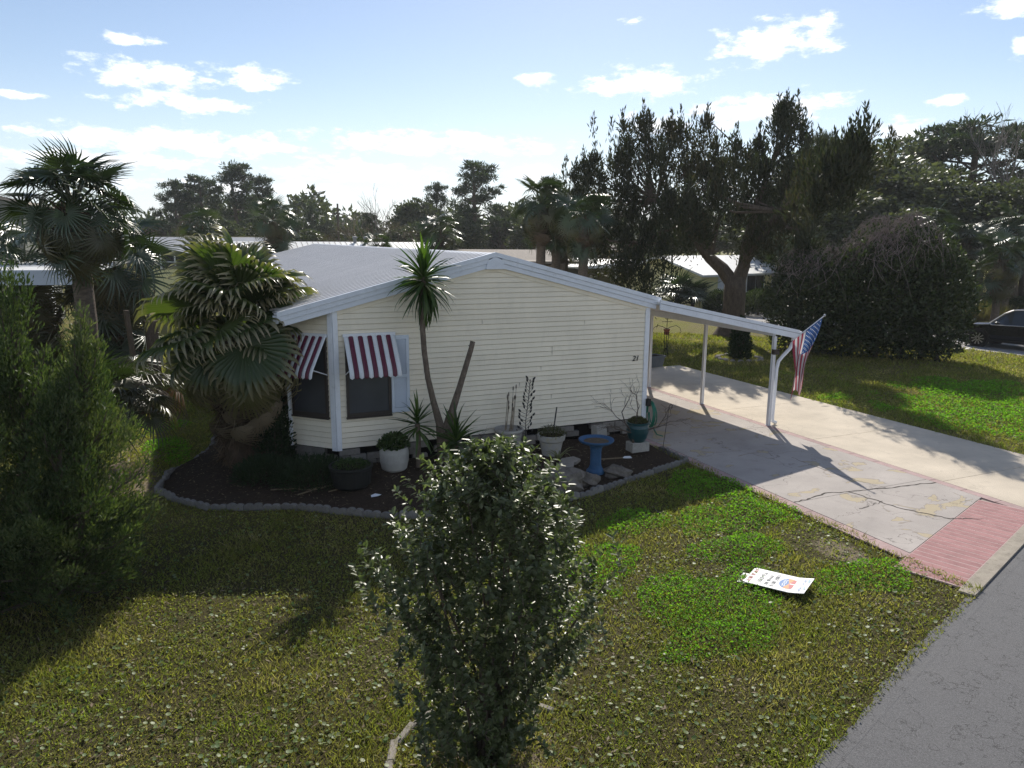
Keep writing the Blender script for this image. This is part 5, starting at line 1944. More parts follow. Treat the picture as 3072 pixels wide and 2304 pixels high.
def car(name, label, loc, rz, pm, sc=1.0):
    """front along +x, 4.7 m long SUV"""
    t = thing(name, label, 'car', loc, rz)
    st = [(-2.30, .52, .60, .95, .95, .70, .80), (-2.18, .36, .60, 1.02, 1.06, .72, .88), (-1.95, .30, .60, 1.04, 1.55, .66, .90), (-1.55, .28, .60, 1.03, 1.66, .68, .92), (-.6, .27, .58, 1.01, 1.70, .69, .93), (.25, .27, .56, .98, 1.66, .66, .93),
          (.55, .27, .56, .97, 1.50, .66, .93), (1.10, .27, .56, .96, 1.03, .70, .92), (1.75, .30, .58, .90, .97, .68, .90), (2.15, .36, .60, .80, .86, .62, .82), (2.32, .46, .60, .68, .72, .55, .70)]
    mb = MB()
    rows = []
    for (x, zl, zs, zb_, zr, wr, wb_) in st:
        ring = [(x, -wb_ * .9, zl), (x, -wb_, zs), (x, -wb_ * .985, zb_), (x, -wr, max(zr - .05, zb_)), (x, -wr * .75, zr), (x, wr * .75, zr), (x, wr, max(zr - .05, zb_)), (x, wb_ * .985, zb_), (x, wb_, zs), (x, wb_ * .9, zl)]
        rows.append(ring)
    nr = 10
    vs_ = [p for r_ in rows for p in r_]
    fs_, ms = [], []
    for i in range(len(rows) - 1):
        for k in range(nr):
            k2 = (k + 1) % nr
            fs_.append((i * nr + k, i * nr + k2, (i + 1) * nr + k2, (i + 1) * nr + k))
            g_ = (k in (2, 6) and 1 <= i <= 6) or (k == 4 and i == 6) or (k in (3, 5) and i == 6) or (k == 4 and i == 1) or (k in (3, 5) and i == 1)
            ms.append(1 if g_ else 0)
    fs_.append(tuple(range(nr)))
    ms.append(0)
    fs_.append(tuple((len(rows) - 1) * nr + k for k in range(nr))[::-1])
    ms.append(0)
    mb.v, mb.f, mb.m = vs_, [f[::-1] for f in fs_], ms
    body_ = mb.build('body', [pm, MAT['cglass']], t, smooth=False)
    for s_ in (-1, 1):
        # pillars, belt strip, sill, mirror
        for (xa, xb, za, zb_) in ((-1.72, -1.55, 1.03, 1.60), (-.42, -.30, 1.0, 1.66), (-1.95, -1.9, 1.04, 1.5)):
            MB().add([(xa, s_ * .915, za), (xb, s_ * .915, za), (xb, s_ * .70, zb_), (xa, s_ * .70, zb_), (xa, s_ * .905, za), (xb, s_ * .905, za), (xb, s_ * .69, zb_), (xa, s_ * .69, zb_)], [(0, 1, 2, 3), (7, 6, 5, 4), (0, 3, 7, 4), (1, 5, 6, 2)]).build('pillar', MAT['black'], body_)
        MB().tube([(-1.9, s_ * .93, 1.045), (-.5, s_ * .935, 1.02), (1.0, s_ * .925, .97)], .018, 5).build('belt_trim', MAT['alloy'], body_)
        MB().tube([(-1.9, s_ * .69, 1.53), (-1.4, s_ * .70, 1.66), (-.5, s_ * .71, 1.69), (.3, s_ * .69, 1.62), (.6, s_ * .70, 1.47), (1.08, s_ * .84, 1.03)], .022, 5).build('roof_rail', MAT['alloy'], body_)
        MB().box(-1.3, 1.0, s_ * .90 - .04, s_ * .90 + .04, .26, .36).build('sill', MAT['black'], body_)
        mir = MB().lathe([(.02, -.06), (.09, -.05), (.10, .04), (.03, .08)], 8, (.72, s_ * 1.03, 1.06)).build('mirror', pm, body_)
        MB().box(2.0, 2.2, s_ * .70 - .08, s_ * .70 + .08, .70, .80).build('headlight', MAT['glass'], body_)
        for x in (-1.38, 1.42):
            arch = MB().tube([(x, s_ * .86, .36), (x, s_ * .945, .36)], .43, 20).build('wheel_arch', MAT['black'], body_)
            wh = MB()
            wh.lathe([(.20, -.11), (.33, -.11), (.355, -.07), (.355, .07), (.33, .11), (.20, .11)], 24)
            wo_ = wh.build('wheel', MAT['tyre'], t, smooth=False)
            wo_.location = (x, s_ * .86, .356)
            wo_.rotation_euler = (R(90), 0, 0)
            rm = MB()
            rm.lathe([(.05, -.112), (.06, -.118), (.235, -.110), (.255, -.114), (.255, .114), (.235, .110), (.06, .118), (.05, .112)][0:1] + [(.04, -.1), (.255, -.1), (.26, -.115), (.26, .115), (.255, .1), (.04, .1)], 24)
            for j in range(10):
                a = j * 2 * math.pi / 10
                for zz_ in (-.125, .10):
                    p0, p1 = Vector((.04 * math.cos(a), .04 * math.sin(a), zz_)), Vector((.25 * math.cos(a), .25 * math.sin(a), zz_))
                    n_ = Vector((-math.sin(a), math.cos(a), 0))
                    rm.add([p0 - n_ * .012, p0 + n_ * .012, p1 + n_ * .026, p1 - n_ * .026, p0 - n_ * .012 + Vector((0, 0, .025)), p0 + n_ * .012 + Vector((0, 0, .025)), p1 + n_ * .026 + Vector((0, 0, .025)), p1 - n_ * .026 + Vector((0, 0, .025))], [(0, 3, 2, 1), (4, 5, 6, 7), (0, 1, 5, 4), (1, 2, 6, 5), (2, 3, 7, 6), (3, 0, 4, 7)])
            rim = MB()
            rim.lathe([(.05, -.09), (.255, -.09), (.262, -.118), (.262, .118), (.255, .09), (.05, .09)], 24).build('rim', MAT['black'], wo_)
            sp = rm
            sp.v, sp.f, sp.m = sp.v[24 * 7:], [tuple(i - 24 * 7 for i in f) for f in sp.f if min(f) >= 24 * 7], []
            sp.m = [0] * len(sp.f)
            sp.build('spokes', MAT['alloy'], wo_)
    t.scale = (sc, sc, sc)
    return t


# front wheel near (28.85, 7.65): the car points along (-.22, .97)
hdg = math.atan2(.97, -.22)
car('dark_car', 'dark SUV parked on the side street at the right edge', (29.75, 6.05, .01), hdg, paint('black_paint', (.012, .013, .016)))
car('silver_car', 'far silver SUV seen between palm trunks above the carport roof', (38.7, 64.0, .01), R(205), paint('silver_paint', (.45, .46, .47)), 1.05)
t = tag(MB().box(-.09, .09, -.09, .09, 0, 2.0).add([(-.12, -.12, 2.0), (.12, -.12, 2.0), (.12, .12, 2.0), (-.12, .12, 2.0), (0, 0, 2.2)], [(3, 2, 1, 0), (0, 1, 4), (1, 2, 4), (2, 3, 4), (3, 0, 4)]).build('white_post', MAT['whitecap']), 'white square post in front of the far silver SUV', 'post')
t.location = (34.4, 55.4, 0)

# ------------------------------------------------------------------ garden furniture and pots
def place(name, label, cat, loc, rz=0.0, group=None):
    return thing(name, label, cat, loc, rz, group)


MAT['concpot'] = M('concrete_pot', (.36, .34, .31), .9, .2, .15, 8, dirt=((.16, .15, .13), .55), bmp=.3)
MAT['whitepot'] = M('white_glazed_pot', (.36, .35, .325), .6, .35, .1, 5, dirt=((.30, .28, .25), .5))
MAT['blackpot'] = M('black_plastic_pot', (.012, .013, .012), .55, .4, .2, 5)
MAT['yelpot'] = M('stained_white_pot', (.42, .40, .37), .6, .35, .1, 3, dirt=((.45, .36, .10), .5))
MAT['tealpot'] = M('teal_glazed_pot', (.010, .055, .062), .3, .5, .2, 5)
MAT['blue'] = M('blue_painted_concrete', (.03, .09, .19), .7, .3, .15, 7, dirt=((.12, .18, .24), .4))
MAT['bathin'] = M('bird_bath_litter', (.10, .075, .05), .9, .2, .4, 14)
MAT['soil'] = M('pot_soil', (.03, .022, .016), 1, .1, .3, 15)
MAT['rock'] = M('weathered_rock', (.16, .14, .12), .95, .2, .35, 6, dirt=((.06, .05, .045), .7), bmp=1.0, bscale=18)
MAT['flag_stone'] = M('flat_stone', (.30, .27, .235), .95, .2, .2, 6, dirt=((.14, .12, .10), .5), bmp=.4)
MAT['edging'] = M('edging_concrete', (.20, .19, .178), .95, .2, .2, 8, dirt=((.10, .095, .085), .6), bmp=.5, objvar=.18)
MAT['terra'] = M('terracotta', (.24, .085, .045), .85, .2, .15, 6)
MAT['hose'] = M('green_hose', (.012, .16, .10), .4, .45, .1, 6)
MAT['straw'] = M('dry_stick', (.22, .17, .115), .9, .2, .25, 12)
MAT['planter'] = M('grey_planter', (.12, .125, .13), .7, .3, .1, 5)
G_HERB = leafmat('herb_leaf', [(.022, .045, .012), (.04, .075, .018), (.07, .10, .03)], .3, .5, .4)
G_OLIVE = leafmat('olive_herb', [(.05, .055, .02), (.08, .085, .03), (.11, .10, .05)], .25, .6, .3)
G_FERN = leafmat('fern_leaf', [(.014, .03, .010), (.028, .05, .016)], .25, .6, .3)


def pot(parent, prof, mat, r_in, zsoil, n=28):
    mb = MB()
    mb.lathe(prof, n)
    p = mb.build('pot', mat, parent, smooth=False)
    MB().lathe([(r_in, 0), (r_in * .6, .015), (.01, .02)], 20, (0, 0, zsoil)).build('soil', MAT['soil'], parent)
    return p


def tuft(parent, name, c, r_, h, n, L, W, mat, seed, up=.8):
    g = np.random.default_rng(seed)
    d = rdir(n, g)
    d[:, 2] = np.abs(d[:, 2])
    P_ = np.array(c) + d * np.array([r_, r_, h]) * (g.uniform(.3, 1, n) ** .6)[:, None]
    V, F = leaf_folded(P_, d * .7 + rdir(n, g) * .7 + np.array([0, 0, up]), g.uniform(.6, 1.2, n) * L, g.uniform(.6, 1.2, n) * W, g)
    return tag(link(name, npmesh(name, V, F, mat), parent), kind='stuff')


t = place('round_white_pot', 'plain white round pot with a leafy herb near the window', 'plant pot', (.92, -.62, .15))
pot(t, [(.17, 0), (.235, .06), (.265, .20), (.27, .36), (.255, .47), (.235, .47), (.235, .43)], MAT['whitepot'], .235, .42)
tuft(t, 'plant', (0, 0, .45), .30, .26, 900, .06, .045, G_HERB, 1)
t = place('black_tub', 'wide black tub of low greenery at the bay corner', 'plant pot', (.02, -1.12, .12))
pot(t, [(.27, 0), (.33, .06), (.36, .34), (.38, .36), (.38, .40), (.345, .40), (.34, .36)], MAT['blackpot'], .34, .35)
tuft(t, 'plant', (0, 0, .36), .33, .12, 700, .035, .025, G_HERB, 2)
t = place('ribbed_grey_pot', 'tall ribbed grey pot with dead stalks and iron leaves', 'plant pot', (3.32, -.42, .15))
pr = [(.17, 0)]
for i in range(10):
    z = .03 + i * .042
    r_ = .18 + .085 * z / .46
    pr += [(r_, z), (r_ + .012, z + .012), (r_ + .012, z + .03), (r_, z + .041)]
pr += [(.29, .47), (.30, .50), (.29, .53), (.262, .53), (.255, .49)]
pot(t, pr, MAT['concpot'], .255, .47)
g = np.random.default_rng(3)
for i in range(13):
    a = g.uniform(0, 6.28)
    L_ = g.uniform(.35, .85)
    e = (math.cos(a) * .12 * L_ + .05, math.sin(a) * .1, .48 + L_)
    MB().tube([(math.cos(a) * .08, math.sin(a) * .08, .46), e], [.006, .004], 4).build('stalk', MAT['straw'], t)
    MB().lathe([(.004, 0), (.014, .03), (.012, .07), (.003, .10)], 6, e).build('seed_head', MAT['twig'], t)
t = place('iron_leaf_stake', 'black iron garden stake with leaf-shaped cutouts by the ribbed pot', 'garden ornament', (3.62, -.55, .15))
MB().tube([(0, 0, 0), (.01, 0, .7), (.06, 0, 1.1), (.10, 0, 1.52)], .008, 5).build('stem', MAT['black'], t)
g = random.Random(5)
lm = MB().add([(0, 0, 0), (.022, .0, .03), (.016, 0, .065), (0, 0, .09), (-.016, 0, .065), (-.022, 0, .03), (0, -.006, .045), (0, .006, .045)], [(0, 1, 6), (1, 2, 6), (2, 3, 6), (3, 4, 6), (4, 5, 6), (5, 0, 6), (1, 0, 7), (2, 1, 7), (3, 2, 7), (4, 3, 7), (5, 4, 7), (0, 5, 7)]).mesh('iron_leaf', MAT['black'])
for i in range(34):
    u = i / 33
    z = .42 + 1.1 * u
    x = np.interp(z, [0, .7, 1.1, 1.52], [0, .01, .06, .10])
    sd = -1 if i % 2 else 1
    off = (.05 + .13 * (1 - u) * g.random()) * sd
    MB().tube([(x, 0, z - .04), (x + off, 0, z + .02)], .004, 4).build('twig', MAT['black'], t)
    link('iron_leaf', lm, t, (x + off, 0, z + .015), (0, sd * g.uniform(.2, .7), g.uniform(-.6, .6)), (1, 1, 1))
t = place('stained_pot', 'white pot with a yellow stained rim, a black rod standing in it', 'plant pot', (4.08, -.80, .14))
pot(t, [(.17, 0), (.18, .02), (.185, .05), (.235, .30), (.245, .31), (.27, .33), (.285, .42), (.28, .44), (.255, .44), (.25, .40)], MAT['yelpot'], .25, .40)
tuft(t, 'plant', (0, 0, .40), .30, .2, 900, .05, .012, G_OLIVE, 4)
MB().tube([(.03, 0, .4), (.11, 0, .98)], .013, 6).build('rod', MAT['black'], t)
t = place('teal_pot', 'dark teal glazed pot standing on a concrete block', 'plant pot', (5.86, -1.18, .345))
pot(t, [(.14, 0), (.19, .08), (.225, .20), (.23, .30), (.21, .36), (.235, .37), (.24, .41), (.205, .41), (.20, .38)], MAT['tealpot'], .20, .37)
tuft(t, 'plant', (0, 0, .37), .21, .14, 700, .04, .02, G_OLIVE, 6)
o = tag(MB().bevbox(-.2, .2, -.13, .13, 0, .195, .012).build('concrete_block', MAT['concpot']), 'grey concrete block under the teal pot', 'block')
o.location = (5.86, -1.2, .15)
t = place('bird_bath', 'blue concrete bird bath with a shallow round basin', 'bird bath', (4.40, -2.02, .10))
MB().lathe([(.17, 0), (.17, .05), (.125, .10), (.105, .16), (.10, .40), (.11, .48), (.14, .54)], 24).build('pedestal', MAT['blue'], t)
bs = MB().lathe([(.14, .541), (.20, .56), (.30, .60), (.33, .63), (.33, .655), (.305, .655), (.27, .625), (.18, .605), (.01, .60)], 32).build('basin', MAT['blue'], t, smooth=True)
MB().lathe([(.235, .617), (.20, .622), (.01, .624)], 24).build('litter', MAT['bathin'], t)


def rock(label, loc, r_, seed, mat='rock', cat='rock', group='rocks in the bed', flat=.7):
    g = np.random.default_rng(seed)
    mb = MB()
    n, m_ = 14, 9
    vs_ = []
    for i in range(m_):
        th = math.pi * i / (m_ - 1)
        for k in range(n):
            a = 2 * math.pi * k / n
            d = np.array([math.sin(th) * math.cos(a), math.sin(th) * math.sin(a), math.cos(th)])
            q = 1 + .22 * math.sin(3.1 * d[0] + seed) * math.cos(2.7 * d[1] + seed * 2) + .14 * math.sin(6 * d[2] + 5 * d[0] + seed) + g.normal() * .035
            vs_.append((d[0] * r_ * q * 1.15, d[1] * r_ * q * .9, d[2] * r_ * q * flat + r_ * flat * .5))
    fs_ = [(i * n + k, (i + 1) * n + k, (i + 1) * n + (k + 1) % n, i * n + (k + 1) % n) for i in range(m_ - 1) for k in range(n)]
    o = mb.add(vs_, fs_).build('rock', MAT[mat])
    o.location = loc
    return tag(o, label, cat, group)


rock('largest weathered boulder in the bed, behind the shrub', (3.50, -2.45, .05), .36, 1)
rock('mid-sized rock at the right of the large boulder', (3.98, -2.42, .06), .19, 2)
rock('lumpy rock right of the bird bath foot', (4.78, -2.2, .06), .24, 3, flat=.5)
rock('small pale stone left of the flat slabs', (3.25, -1.95, .12), .07, 4)
for i, (x, y, z, rz, lb) in enumerate(((3.62, -1.92, .15, .2, 'flat pale slab nearest the large boulder'), (3.92, -1.72, .17, .5, 'flat pale slab in the middle of the row'), (4.12, -1.52, .19, .1, 'flat pale slab farthest back beside the bird bath'))):
    o = MB().prism([(-.2, -.12), (.05, -.15), (.21, -.06), (.17, .12), (-.08, .15), (-.2, .07)], 0, .05).build('stone_slab', MAT['flag_stone'])
    o.location = (x, y, z)
    o.rotation_euler = (.08, -.06, rz)
    tag(o, lb, 'slab', 'flat slabs in the bed')
o = tag(MB().bevbox(-.14, .14, -.09, .09, 0, .38, .02).build('upright_stone', MAT['concpot']), 'grey upright stone leaning by the skirting next to the teal pot', 'stone')
o.location = (5.42, -.42, .15)
o.rotation_euler = (-.15, .05, .2)
# variegated spider plant
t = place('striped_plant', 'arching striped leaves of a spider plant between the pots', 'plant', (4.02, -1.25, .15))
G_VAR = leafmat('variegated_leaf', [(.16, .17, .08), (.24, .24, .13)], .3, .5, .4, objrand=True)
for i in range(11):
    a = i * 2.4
    L_ = .35 + .25 * ((i * 7) % 5) / 5
    o = link('leaf', sword('leaf', G_VAR, L_, .035, 1.6), t, (0, 0, 0))
    o.matrix_local = Matrix.Rotation(a, 4, 'Z') @ Matrix.Rotation(R(62), 4, 'X')
# bare small tree in the bed
t = place('bare_garden_tree', 'small leafless tree with thin spreading branches in the bed', 'tree', (5.70, -1.25, .12))
rr = random.Random(12)
segs = []


def growb(p, d, L_, r_, k):
    q = p + d * L_
    m_ = (p + q) / 2 + Vector((rr.gauss(0, .06), rr.gauss(0, .06), rr.gauss(0, .04))) * L_
    segs.append(([p, m_, q], [r_, r_ * .85, r_ * .66]))
    if k >= 5:
        return
    for j in range(rr.choice((2, 2, 3))):
        nd = (d + Vector((rr.gauss(0, .55), rr.gauss(0, .5), rr.gauss(.0, .30)))).normalized()
        growb(q if j else m_, nd, L_ * rr.uniform(.58, .82), r_ * .62, k + 1)


for d0_ in ((-.55, .1, 1.0), (-1.0, -.2, .35), (.95, -.35, .25), (.25, .1, .9)):
    growb(Vector((0, 0, .42)), Vector(d0_).normalized(), .52, .017, 1)
MB().tube([(0, 0, 0), (.02, 0, .2), (0, 0, .44)], [.034, .03, .026], 7).build('trunk', MAT['bark'], t)
tag(tubes_np('branch', segs, MAT['twig'], t, 4), kind='stuff')
# twiggy bush left of the ribbed pot
t = place('twiggy_bush', 'sparse dead twiggy bush left of the ribbed pot', 'shrub', (2.75, -.5, .15))
rr = random.Random(19)
segs = []
for i in range(7):
    growb(Vector((rr.gauss(0, .08), rr.gauss(0, .05), 0)), Vector((rr.gauss(0, .5), rr.gauss(0, .2), 1)).normalized(), .30, .007, 2)
tag(tubes_np('branch', segs, MAT['twig'], t, 3), kind='stuff')
# fern and low greenery at the bay
t = place('fern', 'dark low fern clump below the bay window', 'plant', (-.55, -.55, .14))
tuft(t, 'foliage', (0, 0, .0), .75, .38, 2600, .11, .022, G_FERN, 8, .5)
t = place('fern', 'dark fern clump at the foot of the fan palm', 'plant', (-1.3, -.1, .14))
tuft(t, 'foliage', (0, 0, .0), .6, .36, 2000, .12, .022, G_FERN, 9, .5)
t = place('climbing_shrub', 'dark leafy shrub between the fan palm and the bay wall', 'shrub', (-1.05, .75, .12))
tuft(t, 'foliage', (0, 0, .1), .42, 1.35, 2600, .08, .04, G_FERN, 10, .5)
MB().tube([(0, 0, 0), (0, 0, .9)], [.03, .015], 6).build('stem', MAT['bark'], t)
# hose on the corner, shepherd's hook
t = place('garden_hose', 'coiled green garden hose hung at the house corner', 'hose', (6.88, -.05, .15))
for k in range(6):
    pts = []
    for i in range(25):
        a = 2 * math.pi * i / 24
        pts.append((.05 * math.sin(a * .5 + k) + .016 * k, -.02 + .17 * math.cos(a), .42 + (.30 - .008 * k) * math.sin(a)))
    MB().tube(pts, .013, 6, False).build('loop', MAT['hose'], t, smooth=True)
MB().tube([(.05, -.12, .15), (.04, -.3, .02), (.1, -.45, .012)], .013, 6).build('tail', MAT['hose'], t)
MB().box(-.09, .0, -.08, .04, .62, .78).build('hanger', MAT['black'], t)
t = place('garden_hook', 'thin black shepherd hook at the edge of the drive', 'garden ornament', (6.50, -1.18, .1))
MB().tube([(0, 0, 0), (.10, 0, .82), (.115, 0, .92), (.15, 0, .96), (.19, 0, .93), (.18, 0, .86), (.15, 0, .85)], .006, 5).build('rod', MAT['black'], t)
# bits lying in the bed
o = tag(MB().add([(-.09, -.05, 0), (.02, -.07, .012), (.10, .0, .006), (.0, .06, .02), (-.08, .03, .008)], [(0, 1, 2, 3, 4)]).build('paper_scrap', MAT['whitecap']), 'scrap of white paper on the mulch left of the round white pot', 'litter')
o.location = (.3, -1.75, .12)
t = place('hand_fork', 'white three-tined hand fork lying near the bare tree', 'tool', (5.25, -1.62, .16), -.3)
MB().tube([(-.55, 0, .0), (0, 0, .02)], .012, 6).build('handle', MAT['straw'], t)
for dy in (-.05, 0, .05):
    MB().tube([(0, 0, .02), (.05, dy, .03), (.17, dy, .03)], .008, 5).build('tine', MAT['whitecap'], t)
rr = random.Random(33)
for i, (x, y, L_, a) in enumerate(((-.7, -1.0, 1.1, .15), (-.9, -1.12, .8, .3), (-.4, -1.22, .9, .2), (-1.3, -.75, .7, -.4), (.6, -1.7, .35, .9))):
    o = MB().tube([(0, 0, 0), (L_ * .5, .02, .015), (L_, 0, .0)], [.012, .010, .005], 5).build('palm_stalk', MAT['straw'])
    o.location = (x, y, bed_z(x, y) + .03)
    o.rotation_euler = (0, 0, a)
    tag(o, ['longest dry palm stalk on the mulch below the fan palm', 'dry palm stalk just behind the longest one', 'dry palm stalk right of the longest one', 'short dry stalk close to the palm trunk', 'short dry stalk below the round white pot'][i], 'stick', 'dry stalks on the mulch')

# scalloped edging blocks round the bed
ed = thing('bed_edging', 'low border of scalloped grey concrete blocks round the flower bed', 'edging', (0, 0, 0))
sc_pts = [(-.15, 0)]
for k in range(2):
    for j in range(7):
        a = math.pi * j / 6
        sc_pts.append((-.075 + .15 * k - .073 * math.cos(a), .085 + .042 * math.sin(a)))
sc_pts.append((.15, 0))
em = MB()
em.prism(sc_pts, -.035, .035, 'y')
eme = em.mesh('edging_block', MAT['edging'])


def along(poly, step):
    out = []
    acc_ = 0.0
    for (a, b) in zip(poly[:-1], poly[1:]):
        L_ = math.hypot(b[0] - a[0], b[1] - a[1])
        d = acc_
        while d < L_:
            t_ = d / L_
            out.append((a[0] + (b[0] - a[0]) * t_, a[1] + (b[1] - a[1]) * t_, math.atan2(b[1] - a[1], b[0] - a[0])))
            d += step
        acc_ = d - L_
    return out


rr = random.Random(2)
for (x, y, a) in along([(-1.98, 4.1), (-2.17, 2.56), (-2.49, 1.65), (-2.94, 1.06)] + BED_F + [(6.62, -1.75), (6.58, -1.0)], .29):
    link('edging_block', eme, ed, (x, y, -.005 + rr.uniform(-.012, .012)), (rr.uniform(-.12, .12), rr.uniform(-.04, .04), a + rr.uniform(-.06, .06)), (.95, 1, rr.uniform(.85, 1.05)))
# curved pale edging stones round the front shrub
rg = thing('shrub_ring', 'broken ring of pale edging stones round the front shrub', 'edging', (-.27, -8.34, 0))
rb_m = MB().bevbox(-.14, .14, -.035, .035, 0, .075, .012).mesh('edging_stone', MAT['flag_stone'])
for a in (2.02, 2.32, 2.62, 2.95, 3.3, 3.62, .62, .95):
    r_ = .86
    link('edging_stone', rb_m, rg, (math.cos(a) * r_, math.sin(a) * r_ * .95, -.035), (rr.uniform(-.15, .15), rr.uniform(-.1, .1), a + R(90) + rr.uniform(-.15, .15)))

# ------------------------------------------------------------------ side lawn pieces
t = place('iron_plant_stand', 'black iron plant stand with curled arms and a clay pot', 'plant stand', (14.2, 9.65, 0))
for k in range(3):
    a = k * 2.094
    MB().tube([(math.cos(a) * .11, math.sin(a) * .11, 0), (math.cos(a) * .05, math.sin(a) * .05, .3), (math.cos(a) * .10, math.sin(a) * .10, .95)], .012, 5).build('leg', MAT['black'], t)
for z, r_ in ((.32, .055), (.95, .105)):
    MB().tube([(r_ * math.cos(i * .5236), r_ * math.sin(i * .5236), z) for i in range(13)], .010, 4, False).build('ring', MAT['black'], t)
MB().lathe([(.07, .86), (.11, 1.04), (.125, 1.04), (.125, 1.08), (.02, 1.07)], 14).build('clay_pot', MAT['terra'], t)
for sx in (-1, 1):
    MB().tube([(0, 0, 1.08), (sx * .12, -sx * .05, 1.16), (sx * .32, -sx * .14, 1.22), (sx * .46, -sx * .2, 1.12), (sx * .50, -sx * .22, .98), (sx * .45, -sx * .2, .94)], .010, 5).build('arm', MAT['black'], t)
MB().tube([(0, 0, 1.07), (0, 0, 1.95)], .012, 5).build('mast', MAT['black'], t)
for z, r_ in ((1.45, .10), (1.62, .13)):
    for sx in (-1, 1):
        MB().tube([(0, 0, z), (sx * r_ * .8, 0, z + .03), (sx * r_, 0, z + .1), (sx * r_ * .6, 0, z + .15), (sx * r_ * .3, 0, z + .1)], .009, 5).build('scroll', MAT['black'], t)
MB().tube([(-.2, .05, 1.36), (.2, -.05, 1.36)], .009, 5).build('perch', MAT['black'], t)
t = place('planter_box', 'grey rectangular planter box on the far end of the slab', 'planter', (12.35, 7.9, .01), .15)
MB().add([(-.36, -.2, 0), (.36, -.2, 0), (.36, .2, 0), (-.36, .2, 0), (-.42, -.24, .36), (.42, -.24, .36), (.42, .24, .36), (-.42, .24, .36)], [(0, 3, 2, 1), (4, 5, 6, 7), (0, 1, 5, 4), (1, 2, 6, 5), (2, 3, 7, 6), (3, 0, 4, 7)]).build('box', MAT['planter'], t)
MB().box(-.45, .45, -.27, -.23, .36, .42).box(-.45, .45, .23, .27, .36, .42).box(-.45, -.41, -.23, .23, .36, .42).box(.41, .45, -.23, .23, .36, .42).build('rim', MAT['planter'], t)
MB().box(-.405, .405, -.225, .225, .37, .38).build('soil', MAT['soil'], t)
t = place('ivy_shrub', 'ivy covered stump ringed with stones in front of the cedar', 'shrub', (16.6, 8.3, 0))
tuft(t, 'foliage', (0, 0, .05), .42, 1.55, 2200, .11, .07, G_FERN, 14, .4)
MB().tube([(0, 0, 0), (.05, 0, 1.1)], [.15, .08], 8).build('stump', MAT['bark'], t)
rk = MB().lathe([(.06, 0), (.10, .03), (.09, .08), (.03, .11)], 7).mesh('ring_stone', MAT['flag_stone'])
for k in range(17):
    a = k * 2 * math.pi / 17
    link('ring_stone', rk, t, (math.cos(a) * .8, math.sin(a) * .8, -.01), (0, 0, k * 1.3), (1.3, .9, .8 + .3 * ((k * 7) % 5) / 5))
for i, (x, y, sx, lb) in enumerate(((29.0, 21.2, 1.5, 'dark rounded bush below the yellow house window'), (27.2, 22.6, 1.0, 'small dark bush at the yellow house corner'), (31.2, 23.2, 1.6, 'dark bush at the right end of the yellow house'))):
    t = place('house_bush', lb, 'shrub', (x, y, 0), 0, 'bushes by the yellow house')
    tuft(t, 'foliage', (0, 0, .1), sx, 1.35, 2600, .16, .10, G_HED, 60 + i, .3)
    MB().tube([(0, 0, 0), (0, 0, .7)], .06, 6).build('stem', MAT['bark'], t)
t = place('clipped_hedge', 'long clipped dark hedge under the palms at the right edge', 'hedge', (39.0, 14.8, 0), R(-38))
g = np.random.default_rng(71)
n = 9000
P = np.stack([g.uniform(-4, 9, n), g.uniform(-.4, .4, n), .25 + 1.1 * g.uniform(0, 1, n) ** .6], 1)
V, F = leaf_quads(P, rdir(n, g) + np.array([0, 0, .4]), .16, .09, g)
tag(link('foliage', npmesh('foliage', V, F, G_HED), t), kind='stuff')
MB().tube([(-3, 0, 0), (-3, 0, .8)], .05, 6).build('stem', MAT['bark'], t)
t = place('dry_grass_clump', 'brown dry ornamental grass behind the dark car', 'plant', (36.2, 12.2, 0))
tuft(t, 'foliage', (0, 0, 0), 1.9, 1.0, 3500, .5, .03, leafmat('dry_grass', [(.14, .11, .06), (.20, .16, .09), (.13, .13, .05)], .3, .7, .2), 72, 1.2)
# weathered fence stubs left of the fan palm
for i, (x, y, h, lb) in enumerate(((-3.35, 8.6, 2.15, 'thick weathered fence stub left of the fan palm'), (-3.75, 8.2, 2.5, 'thin leaning fence post left of the thick stub'))):
    o = MB().box(-.14 + .09 * i, .14 - .09 * i, -.1, .1, 0, h).build('fence_post', MAT['bark'])
    o.location = (x, y, 0)
    o.rotation_euler = (0, -.06 * i, .3)
    tag(o, lb, 'post', 'old fence posts')

# ------------------------------------------------------------------ fallen yard sign
TLp, TRp, BLp = Vector((4.381, -6.358, .07)), Vector((4.759, -7.019, .10)), Vector((3.939, -6.558, .06))
ux = (TRp - TLp)
LY = ux.length
ux = ux.normalized()
uy = (BLp - TLp)
LX = uy.length
uy = (uy - ux * uy.dot(ux)).normalized()
uz = uy.cross(ux)
MS = Matrix(((uy.x, ux.x, uz.x, TLp.x), (uy.y, ux.y, uz.y, TLp.y), (uy.z, ux.z, uz.z, TLp.z), (0, 0, 0, 1)))
sg = thing('yard_sign', 'white printed yard sign lying fallen on the lawn', 'sign', (0, 0, 0))
sg.matrix_world = MS
MAT['signw'] = M('sign_white', (.78, .78, .77), .55, .4, .03, 6)
sb_ = MB()
nx = 8
vs_, fs_ = [], []
for i in range(nx + 1):
    y = LY * i / nx
    h = .022 * max(0, (i - nx + 2)) ** 1.2 * .7
    vs_ += [(0, y, h), (LX, y, h), (0, y, h - .008), (LX, y, h - .008)]
for i in range(nx):
    b = i * 4
    fs_ += [(b, b + 1, b + 5, b + 4), (b + 2, b + 6, b + 7, b + 3), (b, b + 4, b + 6, b + 2), (b + 1, b + 3, b + 7, b + 5)]
fs_ += [(0, 2, 3, 1), (nx * 4, nx * 4 + 1, nx * 4 + 3, nx * 4 + 2)]
sb_.add(vs_, fs_).build('panel', MAT['signw'], sg)
SB = M('sign_blue', (.05, .16, .40), .6)
